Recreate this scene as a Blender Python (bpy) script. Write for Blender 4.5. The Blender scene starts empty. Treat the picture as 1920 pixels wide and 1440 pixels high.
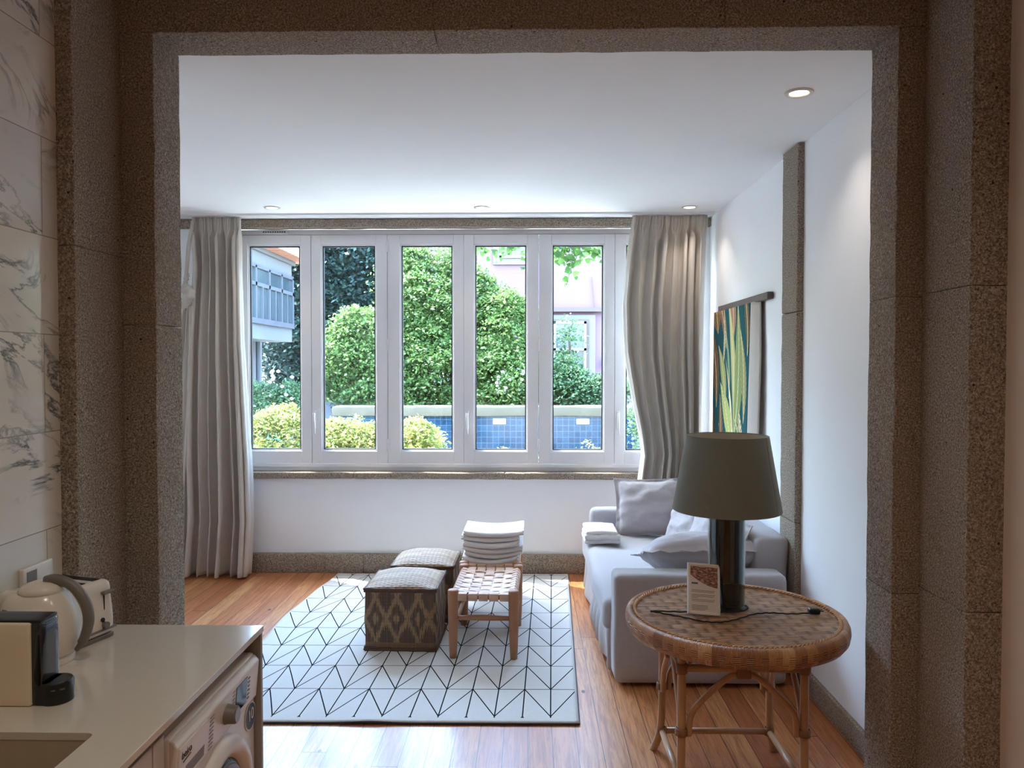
import bpy, bmesh, math, random
import numpy as np
from mathutils import Vector, Matrix, noise
PI = math.pi
S = bpy.context.scene
COL = S.collection
rnd = random.Random(7)

# ------------------------------------------------------------------ camera
cd = bpy.data.cameras.new('camera'); cam = bpy.data.objects.new('camera', cd); COL.objects.link(cam)
cam.location = (0, 0, 1.8)
cam.rotation_euler = (math.radians(90 - 1.42), 0, math.radians(1.19))
cd.sensor_width = 36; cd.lens = 1450 * 36 / 1920; cd.clip_start = .05; cd.clip_end = 200
S.camera = cam
# ------------------------------------------------------------------ sky, sun, exposure
w = bpy.data.worlds.new('sky'); S.world = w; w.use_nodes = True
nt = w.node_tree; bg = nt.nodes['Background']
sky = nt.nodes.new('ShaderNodeTexSky'); sky.sky_type = 'NISHITA'; sky.sun_disc = False
sky.sun_elevation = math.radians(62); sky.sun_rotation = math.radians(-66); sky.air_density = 1.4; sky.dust_density = 2.0
mx = nt.nodes.new('ShaderNodeMix'); mx.data_type = 'RGBA'; mx.blend_type = 'MULTIPLY'; mx.inputs[0].default_value = 1; mx.inputs[7].default_value = (.86, 1.02, 1.09, 1); nt.links.new(sky.outputs[0], mx.inputs[6]); nt.links.new(mx.outputs[2], bg.inputs[0]); bg.inputs[1].default_value = 4.6
def lamp(name, kind, loc, energy, color=(1, 1, 1), **kw):
    d = bpy.data.lights.new(name, kind); d.energy = energy; d.color = color
    for k, v in kw.items(): setattr(d, k, v)
    o = bpy.data.objects.new(name, d); o.location = loc; COL.objects.link(o); return o
sun = lamp('sun', 'SUN', (-4, 9, 8), 20.0, (1.0, .95, .86), angle=math.radians(.6))
sun.rotation_euler = Vector((.425, -.27, -1)).to_track_quat('-Z', 'Y').to_euler()
por = lamp('window_portal', 'AREA', (-.56, 6.98, 1.92), 1, shape='RECTANGLE', size=4.0, size_y=2.1)
por.rotation_euler = (-PI / 2, 0, 0); por.data.cycles.is_portal = True
S.view_settings.view_transform = 'Standard'; S.view_settings.look = 'None'
S.view_settings.exposure = 0.2; S.view_settings.gamma = 1.0; S.view_settings.use_curve_mapping = False
S.cycles.use_denoising = True
S.cycles.max_bounces = 16; S.cycles.diffuse_bounces = 12; S.cycles.glossy_bounces = 4; S.cycles.transmission_bounces = 6
S.cycles.transparent_max_bounces = 12; S.cycles.sample_clamp_indirect = 20; S.cycles.caustics_reflective = False; S.cycles.caustics_refractive = False

# ------------------------------------------------------------------ materials
def lin(c): return tuple(((x / 255) / 12.92 if x / 255 <= .04045 else ((x / 255 + .055) / 1.055) ** 2.4) for x in c)
class NT:
    def __init__(s, name):
        s.m = bpy.data.materials.new(name); s.m.use_nodes = True; s.t = s.m.node_tree; s.b = s.t.nodes['Principled BSDF']; s.out = s.t.nodes['Material Output']
    def n(s, typ, **kw):
        x = s.t.nodes.new(typ)
        for k, v in kw.items(): setattr(x, k, v)
        return x
    def L(s, a, b): s.t.links.new(a, b)
    def put(s, v, sock):
        if v is None: return
        if isinstance(v, (int, float, tuple)): sock.default_value = v
        else: s.L(v, sock)
    def math(s, op, a, b=None, c=None):
        x = s.n('ShaderNodeMath', operation=op); s.put(a, x.inputs[0]); s.put(b, x.inputs[1]); s.put(c, x.inputs[2]); return x.outputs[0]
    def obj(s): return s.n('ShaderNodeTexCoord').outputs['Object']
    def uv(s): return s.n('ShaderNodeTexCoord').outputs['UV']
    def scale(s, v, sc):
        x = s.n('ShaderNodeMapping'); s.L(v, x.inputs[0]); x.inputs['Scale'].default_value = sc if isinstance(sc, tuple) else (sc,) * 3; return x.outputs[0]
    def sep(s, v):
        x = s.n('ShaderNodeSeparateXYZ'); s.L(v, x.inputs[0]); return x.outputs[0], x.outputs[1], x.outputs[2]
    def comb(s, a, b, c=0.0):
        x = s.n('ShaderNodeCombineXYZ'); s.put(a, x.inputs[0]); s.put(b, x.inputs[1]); s.put(c, x.inputs[2]); return x.outputs[0]
    def noise(s, v, sc, detail=3, rough=.5, dist=0):
        x = s.n('ShaderNodeTexNoise'); s.L(v, x.inputs['Vector']); x.inputs['Scale'].default_value = sc; x.inputs['Detail'].default_value = detail
        x.inputs['Roughness'].default_value = rough; x.inputs['Distortion'].default_value = dist; return x.outputs['Fac']
    def ramp(s, f, stops):
        x = s.n('ShaderNodeValToRGB'); s.L(f, x.inputs[0]); e = x.color_ramp.elements
        while len(e) < len(stops): e.new(.5)
        for i, (p, c) in enumerate(stops): e[i].position = p; e[i].color = (c if isinstance(c, tuple) else (c, c, c)) + (1,)
        return x.outputs[0]
    def mix(s, f, a, b, bt='MIX'):
        x = s.n('ShaderNodeMix', data_type='RGBA', blend_type=bt); s.put(f, x.inputs[0])
        for v, i in ((a, 6), (b, 7)):
            if isinstance(v, tuple): x.inputs[i].default_value = v + (1,)
            else: s.L(v, x.inputs[i])
        return x.outputs[2]
    def bump(s, h, st=.3, d=.01):
        x = s.n('ShaderNodeBump'); s.L(h, x.inputs['Height']); x.inputs['Strength'].default_value = st; x.inputs['Distance'].default_value = d
        s.L(x.outputs[0], s.b.inputs['Normal']); return x
    def color(s, v): 
        if isinstance(v, tuple): s.b.inputs['Base Color'].default_value = v + (1,)
        else: s.L(v, s.b.inputs['Base Color'])
    def set(s, **kw):
        for k, v in kw.items(): s.b.inputs[k.replace('_', ' ')].default_value = v
        return s

def plain(name, c, rough=.5, metal=0, var=.06, sc=20, bump=0, bsc=200, **kw):
    m = NT(name); o = m.obj(); f = m.noise(o, sc, 4)
    c = lin(c); m.color(m.mix(f, tuple(x * (1 - var) for x in c), tuple(min(1, x * (1 + var)) for x in c)))
    m.set(Roughness=rough, Metallic=metal, **kw)
    if bump: m.bump(m.noise(o, bsc, 3), bump, .002)
    return m.m
def fabric(name, c, wsc=900, var=.12, bump=.35, trans=0):
    m = NT(name); o = m.obj(); x, y, z = m.sep(o)
    f = m.noise(m.scale(o, (1, 1, .25)), 60, 4, .7); g = m.noise(o, 5, 3)
    c = lin(c); c1 = tuple(v * (1 - var) for v in c); c2 = tuple(min(1, v * (1 + var)) for v in c)
    k = m.mix(f, c1, c2); k = m.mix(m.math('MULTIPLY', g, .25), k, c1); m.color(k)
    m.set(Roughness=.95, Specular_IOR_Level=.15, Sheen_Weight=.25)
    m.bump(m.math('ADD', m.noise(m.scale(o, (1, 1, .3)), wsc, 2), m.math('MULTIPLY', m.noise(o, 40, 3), 2.0)), bump, .002)
    if trans:
        t = m.n('ShaderNodeBsdfTranslucent'); m.L(k, t.inputs[0]); ms = m.n('ShaderNodeMixShader'); ms.inputs[0].default_value = trans
        m.L(m.b.outputs[0], ms.inputs[1]); m.L(t.outputs[0], ms.inputs[2]); m.L(ms.outputs[0], m.out.inputs[0])
    return m.m
def granite(name, a=(118, 103, 89), b=(230, 220, 206), d=(48, 40, 34)):
    m = NT(name); o = m.obj()
    f = m.noise(o, 150, 5, .85); g = m.noise(o, 75, 4, .65); h = m.noise(o, 2.2, 4, .6)
    k = m.ramp(f, [(.34, lin(d)), (.44, lin(a)), (.54, lin((164, 152, 138))), (.66, lin(b))])
    k = m.mix(m.math('MULTIPLY', m.math('LESS_THAN', g, .36), .55), k, lin(d))
    k = m.mix(m.ramp(h, [(.35, .0), (.7, .55)]), k, lin((120, 92, 72)), 'MULTIPLY') if False else m.mix(m.ramp(h, [(.4, .0), (.75, .4)]), k, lin((148, 126, 108)))
    v = m.n('ShaderNodeTexVoronoi'); m.L(o, v.inputs[0]); v.inputs['Scale'].default_value = 11
    k = m.mix(m.math('LESS_THAN', v.outputs['Distance'], .05), k, lin((58, 48, 42)))
    m.color(k); m.set(Roughness=.85, Specular_IOR_Level=.25)
    m.bump(m.math('ADD', f, g), .55, .006); return m.m
def plaster(name, c, sc=6):
    m = NT(name); o = m.obj(); f = m.noise(o, sc, 4); c = lin(c)
    m.color(m.mix(f, tuple(v * .97 for v in c), c)); m.set(Roughness=.75, Specular_IOR_Level=.25)
    m.bump(m.noise(o, 90, 3), .06, .002); return m.m
def wood_floor():
    m = NT('pine boards'); o = m.obj(); x, y, z = m.sep(o)
    W = .117; col = m.math('DIVIDE', x, W); ci = m.math('FLOOR', col); cf = m.math('FRACT', col)
    wn = m.n('ShaderNodeTexWhiteNoise', noise_dimensions='1D'); m.L(ci, wn.inputs['W']); r1 = wn.outputs['Value']
    yy = m.math('DIVIDE', m.math('ADD', y, m.math('MULTIPLY', r1, 2.3)), 2.3); yi = m.math('FLOOR', yy); yf = m.math('FRACT', yy)
    wn2 = m.n('ShaderNodeTexWhiteNoise', noise_dimensions='2D'); m.L(m.comb(ci, yi), wn2.inputs['Vector']); r2 = wn2.outputs['Value']
    off = m.math('MULTIPLY', r2, 37.0)
    gv = m.comb(m.math('ADD', m.math('MULTIPLY', x, 16.0), off), m.math('ADD', m.math('MULTIPLY', y, .9), off), r2)
    g = m.noise(gv, 3.0, 5, .65, 1.2)
    g2 = m.noise(m.comb(m.math('ADD', m.math('MULTIPLY', x, 90.0), off), m.math('MULTIPLY', y, 2.5)), 2.0, 3)
    base = m.ramp(r2, [(0, lin((176, 108, 66))), (.5, lin((200, 134, 84))), (1, lin((214, 156, 104)))])
    k = m.mix(m.ramp(g, [(.42, 0.0), (.62, .65)]), base, lin((140, 70, 36)))
    k = m.mix(m.math('MULTIPLY', m.math('GREATER_THAN', g2, .66), .5), k, lin((96, 48, 26)))
    kn = m.n('ShaderNodeTexVoronoi'); m.L(m.comb(m.math('MULTIPLY', x, 2.2), m.math('MULTIPLY', y, 1.1)), kn.inputs[0]); kn.inputs['Scale'].default_value = 2.0
    k = m.mix(m.math('LESS_THAN', kn.outputs['Distance'], .045), k, lin((66, 32, 20)))
    seam = m.math('MAXIMUM', m.math('GREATER_THAN', m.math('ABSOLUTE', m.math('SUBTRACT', cf, .5)), .486), m.math('GREATER_THAN', m.math('ABSOLUTE', m.math('SUBTRACT', yf, .5)), .4988))
    k = m.mix(seam, k, lin((52, 28, 18))); m.color(k)
    m.set(Roughness=.42, Specular_IOR_Level=.4, Coat_Weight=.48, Coat_IOR=1.5)
    m.L(m.math('MULTIPLY_ADD', g, .12, .16), m.b.inputs['Coat Roughness'])
    m.bump(m.math('SUBTRACT', m.math('MULTIPLY', g, .15), seam), .25, .002); return m.m
def marble_tiles():
    m = NT('marble tiles'); o = m.obj(); x, y, z = m.sep(o)
    v = m.comb(m.math('ADD', y, .07), m.math('ADD', z, .02))
    br = m.n('ShaderNodeTexBrick', offset=.5, squash=1.0); m.L(v, br.inputs['Vector'])
    br.inputs['Color1'].default_value = (0, 0, 0, 1); br.inputs['Color2'].default_value = (1, 1, 1, 1); br.inputs['Mortar'].default_value = (.5, .5, .5, 1)
    br.inputs['Scale'].default_value = 1; br.inputs['Mortar Size'].default_value = .0016; br.inputs['Brick Width'].default_value = .64; br.inputs['Row Height'].default_value = .32; br.inputs['Bias'].default_value = 0
    bv = m.n('ShaderNodeSeparateColor'); m.L(br.outputs['Color'], bv.inputs[0]); r = bv.outputs[0]
    vec = m.comb(m.math('ADD', y, m.math('MULTIPLY', r, 9.0)), m.math('MULTIPLY_ADD', y, .55, m.math('MULTIPLY', z, 1.7)), m.math('MULTIPLY', r, 5.0))
    n1 = m.noise(vec, 2.6, 7, .62, .9); vein = m.math('ABSOLUTE', m.math('SUBTRACT', n1, .5))
    msk = m.ramp(m.noise(vec, 1.6, 3), [(.45, 0.0), (.62, 1.0)])
    vf = m.math('MULTIPLY', m.ramp(vein, [(0, .95), (.012, .55), (.035, 0.0)]), msk)
    cl = m.ramp(m.noise(vec, 1.1, 4, .6), [(.45, 0.0), (.75, .5)])
    k = m.mix(m.math('MULTIPLY', r, .35), lin((226, 219, 208)), lin((205, 210, 204)))
    k = m.mix(cl, k, lin((176, 180, 176))); k = m.mix(vf, k, lin((70, 76, 78)))
    k = m.mix(br.outputs['Fac'], k, lin((150, 144, 134))); m.color(k)
    m.set(Roughness=.12, Specular_IOR_Level=.5); m.bump(m.math('SUBTRACT', 1.0, br.outputs['Fac']), .25, .001); return m.m
def rug_mat():
    m = NT('line pattern rug'); u, v, _ = m.sep(m.uv()); P = .2857; L = .329
    def frac(a): return m.math('FRACT', a)
    q = m.math('FRACT', m.math('ADD', m.math('DIVIDE', u, P / 2), 10.0)); dl = m.math('MULTIPLY', m.math('MINIMUM', q, m.math('SUBTRACT', 1.0, q)), P / 2)
    vv = m.math('ADD', m.math('DIVIDE', m.math('SUBTRACT', v, .065), L), 10.0); b = frac(vv); dt = m.math('MULTIPLY', m.math('MINIMUM', b, m.math('SUBTRACT', 1.0, b)), L)
    a = m.math('MULTIPLY', m.math('ABSOLUTE', m.math('SUBTRACT', frac(m.math('ADD', m.math('DIVIDE', u, P), 10.0)), .5)), 2.0)
    dv = m.math('MULTIPLY', m.math('ABSOLUTE', m.math('SUBTRACT', b, a)), .130)
    line = m.math('MAXIMUM', m.math('MAXIMUM', m.math('LESS_THAN', dl, .0034), m.math('MULTIPLY', m.math('LESS_THAN', dt, .0032), m.math('GREATER_THAN', v, .12))), m.math('LESS_THAN', dv, .0034))
    inside = m.math('MULTIPLY', m.math('MULTIPLY', m.math('GREATER_THAN', u, .012), m.math('LESS_THAN', u, 1.988)), m.math('MULTIPLY', m.math('GREATER_THAN', v, .05), m.math('LESS_THAN', v, 2.74)))
    line = m.math('MULTIPLY', line, inside)
    o = m.obj(); f = m.noise(o, 260, 3); g = m.noise(o, 14, 4)
    k = m.mix(f, lin((196, 196, 194)), lin((226, 226, 224))); k = m.mix(m.math('MULTIPLY', g, .2), k, lin((184, 184, 184)))
    m.color(m.mix(line, k, lin((16, 20, 26)))); m.set(Roughness=.95, Specular_IOR_Level=.1); m.bump(f, .4, .003); return m.m
def wicker_side():
    m = NT('ikat wicker'); u, v, _ = m.sep(m.uv())
    jit = m.math('MULTIPLY', m.math('SUBTRACT', m.noise(m.comb(m.math('MULTIPLY', u, 160.0), m.math('MULTIPLY', v, 3.0)), 1.0, 2), .5), 1.1)
    pu = m.math('ABSOLUTE', m.math('SUBTRACT', m.math('FRACT', m.math('DIVIDE', u, .135)), .5))
    pv = m.math('ABSOLUTE', m.math('SUBTRACT', m.math('FRACT', m.math('ADD', m.math('DIVIDE', m.math('SUBTRACT', v, .205), .27), .5)), .5))
    d = m.math('ADD', m.math('MULTIPLY', m.math('ADD', pu, pv), 2.0), jit)
    tan = m.math('MAXIMUM', m.math('LESS_THAN', m.math('ABSOLUTE', m.math('SUBTRACT', d, 1.0)), .2), m.math('LESS_THAN', d, .27))
    band = m.math('MAXIMUM', m.math('LESS_THAN', v, .055), m.math('GREATER_THAN', v, .375)); tan = m.math('MULTIPLY', tan, m.math('SUBTRACT', 1.0, band))
    st = m.math('MULTIPLY_ADD', m.math('SINE', m.math('MULTIPLY', u, 2 * PI / .0055)), .5, .5)
    row = m.math('MULTIPLY_ADD', m.math('SINE', m.math('MULTIPLY', v, 2 * PI / .021)), .5, .5)
    wn = m.n('ShaderNodeTexWhiteNoise', noise_dimensions='1D'); m.L(m.math('FLOOR', m.math('DIVIDE', u, .0055)), wn.inputs['W'])
    k = m.mix(tan, lin((96, 76, 60)), lin((186, 150, 112))); k = m.mix(band, k, lin((140, 108, 80)))
    k = m.mix(m.math('MULTIPLY', wn.outputs['Value'], .4), k, lin((166, 134, 104)))
    k = m.mix(m.ramp(st, [(0, .75), (.45, 0.0)]), k, lin((34, 25, 20))); k = m.mix(m.ramp(row, [(0, .18), (.2, 0.0)]), k, lin((50, 36, 28)))
    m.color(k); m.set(Roughness=.7); m.bump(m.math('ADD', st, m.math('MULTIPLY', row, .25)), .7, .004); return m.m
def wicker_top(name, a, b, p=.011, q=.026, stripe=0):
    m = NT(name); u, v, _ = m.sep(m.uv())
    s = m.math('MULTIPLY_ADD', m.math('SINE', m.math('MULTIPLY', v, 2 * PI / p)), .5, .5)
    par = m.math('MULTIPLY', m.math('FLOOR', m.math('DIVIDE', v, p)), PI)
    t = m.math('MULTIPLY_ADD', m.math('SINE', m.math('ADD', m.math('MULTIPLY', u, PI / q), par)), .5, .5)
    wn = m.n('ShaderNodeTexWhiteNoise', noise_dimensions='2D'); m.L(m.comb(m.math('FLOOR', m.math('DIVIDE', v, p)), m.math('FLOOR', m.math('DIVIDE', u, .19))), wn.inputs['Vector'])
    k = m.mix(wn.outputs['Value'], lin(a), lin(b))
    k = m.mix(m.ramp(s, [(0, .85), (.35, 0.0)]), k, lin((58, 40, 28))); k = m.mix(m.ramp(t, [(0, .55), (.5, 0.0)]), k, lin((92, 64, 46)))
    m.color(k); m.set(Roughness=.5, Specular_IOR_Level=.4); m.bump(m.math('ADD', s, m.math('MULTIPLY', t, .9)), .8, .004); return m.m
def rattan_top():
    m = NT('rattan weave'); x, y, _ = m.sep(m.uv()); SP = .044; RW = .0062; BL = RW * 8
    blk = m.math('FLOOR', m.math('DIVIDE', y, BL)); ph = m.math('ADD', m.math('MULTIPLY', x, PI / SP), m.math('MULTIPLY', blk, PI))
    wv = m.math('SINE', ph); yy = m.math('ADD', y, m.math('MULTIPLY', wv, .0022)); r = m.math('DIVIDE', yy, RW)
    s = m.math('MULTIPLY_ADD', m.math('SINE', m.math('MULTIPLY', r, 2 * PI)), .5, .5)
    wn = m.n('ShaderNodeTexWhiteNoise', noise_dimensions='2D'); m.L(m.comb(m.math('FLOOR', m.math('DIVIDE', x, .31)), m.math('FLOOR', r)), wn.inputs['Vector'])
    n = m.noise(m.comb(m.math('MULTIPLY', x, 3.0), m.math('MULTIPLY', y, 9.0)), 2.2, 3)
    k = m.ramp(m.math('MULTIPLY_ADD', wn.outputs['Value'], .55, m.math('MULTIPLY', n, .5)), [(.15, lin((150, 98, 66))), (.45, lin((200, 142, 98))), (.85, lin((238, 196, 148)))])
    k = m.mix(m.ramp(s, [(0, .8), (.25, 0.0)]), k, lin((62, 36, 24)))
    wd = m.ramp(m.math('MULTIPLY_ADD', wv, .5, .5), [(0, .6), (.22, 0.0)]); k = m.mix(wd, k, lin((88, 50, 30)))
    m.color(k); m.set(Roughness=.38, Specular_IOR_Level=.5); m.bump(m.math('ADD', s, m.math('MULTIPLY', wv, 1.6)), 1.0, .005); return m.m
def rattan_rim():
    m = NT('rattan rim'); u, v, _ = m.sep(m.uv())   # u metres round the rim, v metres down
    st = m.math('MULTIPLY_ADD', m.math('SINE', m.math('MULTIPLY', u, 2 * PI / .0062)), .5, .5)
    ho = m.math('MULTIPLY_ADD', m.math('SINE', m.math('MULTIPLY', v, 2 * PI / .0075)), .5, .5)
    cu = m.math('FLOOR', m.math('DIVIDE', u, .026)); cv = m.math('FLOOR', m.math('DIVIDE', m.math('ADD', v, .006), .03))
    chk = m.math('MULTIPLY', m.math('MODULO', m.math('ADD', cu, cv), 2.0), m.math('GREATER_THAN', v, .052))
    h = m.math('ADD', m.math('MULTIPLY', chk, ho), m.math('MULTIPLY', m.math('SUBTRACT', 1.0, chk), m.math('ADD', st, .6)))
    wn = m.n('ShaderNodeTexWhiteNoise', noise_dimensions='1D'); m.L(m.math('FLOOR', m.math('DIVIDE', u, .052)), wn.inputs['W'])
    k = m.ramp(m.math('MULTIPLY_ADD', wn.outputs['Value'], .6, m.math('MULTIPLY', m.noise(m.comb(u, v), 14, 3), .4)), [(.1, lin((138, 92, 62))), (.5, lin((190, 138, 96))), (.9, lin((228, 186, 138)))])
    k = m.mix(m.ramp(h, [(0, .85), (.4, 0.0)]), k, lin((54, 30, 18))); m.color(k); m.set(Roughness=.38); m.bump(h, .8, .004); return m.m
def leaf_mat(name, cols, trans=.45):
    m = NT(name); a = m.n('ShaderNodeAttribute', attribute_name='rnd'); k = m.ramp(a.outputs['Fac'], [(i / (len(cols) - 1), lin(c)) for i, c in enumerate(cols)])
    m.color(k); m.set(Roughness=.5, Specular_IOR_Level=.3); t = m.n('ShaderNodeBsdfTranslucent'); m.L(k, t.inputs[0]); ms = m.n('ShaderNodeMixShader'); ms.inputs[0].default_value = trans
    m.L(m.b.outputs[0], ms.inputs[1]); m.L(t.outputs[0], ms.inputs[2]); m.L(ms.outputs[0], m.out.inputs[0]); return m.m
def glass_pane(name, tint=(.99, .995, .995)):
    m = NT(name); t = m.n('ShaderNodeBsdfTransparent'); t.inputs[0].default_value = tint + (1,); g = m.n('ShaderNodeBsdfGlossy'); g.inputs['Roughness'].default_value = .0
    f = m.n('ShaderNodeFresnel'); m.L(m.math('MULTIPLY_ADD', m.n('ShaderNodeNewGeometry').outputs['Backfacing'], 1 / 1.45 - 1.45, 1.45), f.inputs[0]); ms = m.n('ShaderNodeMixShader'); m.L(f.outputs[0], ms.inputs[0]); m.L(t.outputs[0], ms.inputs[1]); m.L(g.outputs[0], ms.inputs[2]); m.L(ms.outputs[0], m.out.inputs[0]); return m.m
def emit(name, c, s):
    m = NT(name); m.color((0, 0, 0)); m.b.inputs['Emission Color'].default_value = c + (1,); m.b.inputs['Emission Strength'].default_value = s; return m.m
def pool_tiles():
    m = NT('blue pool tiles'); o = m.obj(); x, y, z = m.sep(o); T = .098
    fx = m.math('FRACT', m.math('DIVIDE', m.math('ADD', x, 20), T)); fz = m.math('FRACT', m.math('DIVIDE', m.math('ADD', z, 20), T))
    g = m.math('MAXIMUM', m.math('LESS_THAN', fx, .055), m.math('LESS_THAN', fz, .055))
    wn = m.n('ShaderNodeTexWhiteNoise', noise_dimensions='2D'); m.L(m.comb(m.math('FLOOR', m.math('DIVIDE', x, T)), m.math('FLOOR', m.math('DIVIDE', z, T))), wn.inputs['Vector'])
    k = m.mix(wn.outputs['Value'], lin((16, 36, 54)), lin((24, 48, 68))); k = m.mix(g, k, lin((62, 84, 102))); m.color(k); m.set(Roughness=.15); return m.m
def tapestry():
    m = NT('botanical print'); u, v, _ = m.sep(m.uv())
    k = m.mix(m.noise(m.comb(u, v), 5, 4), lin((12, 66, 76)), lin((26, 92, 96)))
    def frond(cx, cy, L, W, ang, col, nst=18.0, col2=(40, 70, 50)):
        nonlocal k
        c, s = math.cos(ang), math.sin(ang)
        a = m.math('ADD', m.math('MULTIPLY', m.math('SUBTRACT', u, cx), c), m.math('MULTIPLY', m.math('SUBTRACT', v, cy), s))       # along
        b = m.math('ADD', m.math('MULTIPLY', m.math('SUBTRACT', u, cx), -s), m.math('MULTIPLY', m.math('SUBTRACT', v, cy), c))
        b = m.math('SUBTRACT', b, m.math('MULTIPLY', m.math('MULTIPLY', a, a), .35 / L))
        t = m.math('DIVIDE', a, L); w = m.math('MULTIPLY', m.math('SINE', m.math('MULTIPLY', m.math('MINIMUM', m.math('MAXIMUM', t, 0.0), 1.0), PI)), W)
        ab = m.math('ABSOLUTE', b); ins = m.math('LESS_THAN', ab, w)
        vein = m.math('GREATER_THAN', m.math('SINE', m.math('MULTIPLY', m.math('SUBTRACT', m.math('DIVIDE', a, L), m.math('MULTIPLY', ab, 2.2)), nst * 2 * PI)), .1)
        mid = m.math('LESS_THAN', ab, .006); cc = m.mix(m.math('MULTIPLY', vein, .75), lin(col), lin(col2)); cc = m.mix(mid, cc, lin((222, 214, 168)))
        k = m.mix(ins, k, cc)
    frond(.12, .98, .62, .20, 1.75, (156, 120, 74), 16, (88, 62, 40)); frond(.10, .42, .66, 0.087, 1.5, (150, 102, 68), 12, (66, 62, 44)); frond(.0, .0, .5, 0.074, 1.3, (96, 70, 48), 10, (30, 66, 66))
    frond(.40, .86, .5, 0.062, 1.9, (170, 120, 96), 20, (70, 90, 70)); frond(.58, .9, .45, 0.074, 1.5, (186, 134, 112), 24, (120, 92, 76)); frond(.30, .70, .45, 0.031, 1.25, (200, 176, 150), 18, (84, 110, 90))
    frond(.66, .25, 1.0, 0.062, 1.50, (206, 192, 132), 44, (158, 158, 104)); frond(.66, .22, .92, 0.099, 1.22, (160, 170, 108), 22, (74, 96, 64)); frond(.62, .12, .6, 0.093, 1.9, (208, 210, 132), 18, (112, 132, 74))
    frond(.42, .45, .5, 0.074, 1.8, (190, 186, 118), 20, (96, 112, 70)); frond(.52, .5, .5, 0.043, 1.55, (96, 140, 112), 20, (30, 76, 70)); frond(.88, .35, .62, 0.068, 1.42, (176, 168, 110), 18, (60, 84, 70))
    frond(.66, .0, .8, .022, 1.57, (230, 220, 172), 3, (196, 178, 130)); frond(.46, -.05, .42, 0.056, 1.85, (196, 196, 138), 12, (90, 100, 60)); frond(.80, -.02, .44, 0.068, 1.3, (208, 194, 158), 12, (120, 74, 54))
    frond(.28, .05, .46, 0.074, 1.35, (160, 112, 76), 12, (56, 70, 60)); frond(.9, .02, .4, 0.043, 1.8, (150, 160, 100), 14, (50, 72, 60)); frond(.95, .8, .5, 0.056, 1.5, (140, 104, 70), 16, (40, 76, 74))
    m.color(k); m.set(Roughness=.85, Specular_IOR_Level=.2); m.bump(m.noise(m.obj(), 500, 2), .2, .002); return m.m
def roof_tiles():
    m = NT('terracotta'); o = m.obj(); x, y, z = m.sep(o); s = m.math('MULTIPLY_ADD', m.math('SINE', m.math('MULTIPLY', y, 2 * PI / .22)), .5, .5)
    k = m.mix(m.noise(o, 6, 4), lin((190, 120, 90)), lin((214, 160, 132))); m.color(m.mix(m.ramp(s, [(0, .7), (.4, 0.0)]), k, lin((120, 66, 48)))); m.set(Roughness=.8); m.bump(s, .8, .03); return m.m

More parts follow.
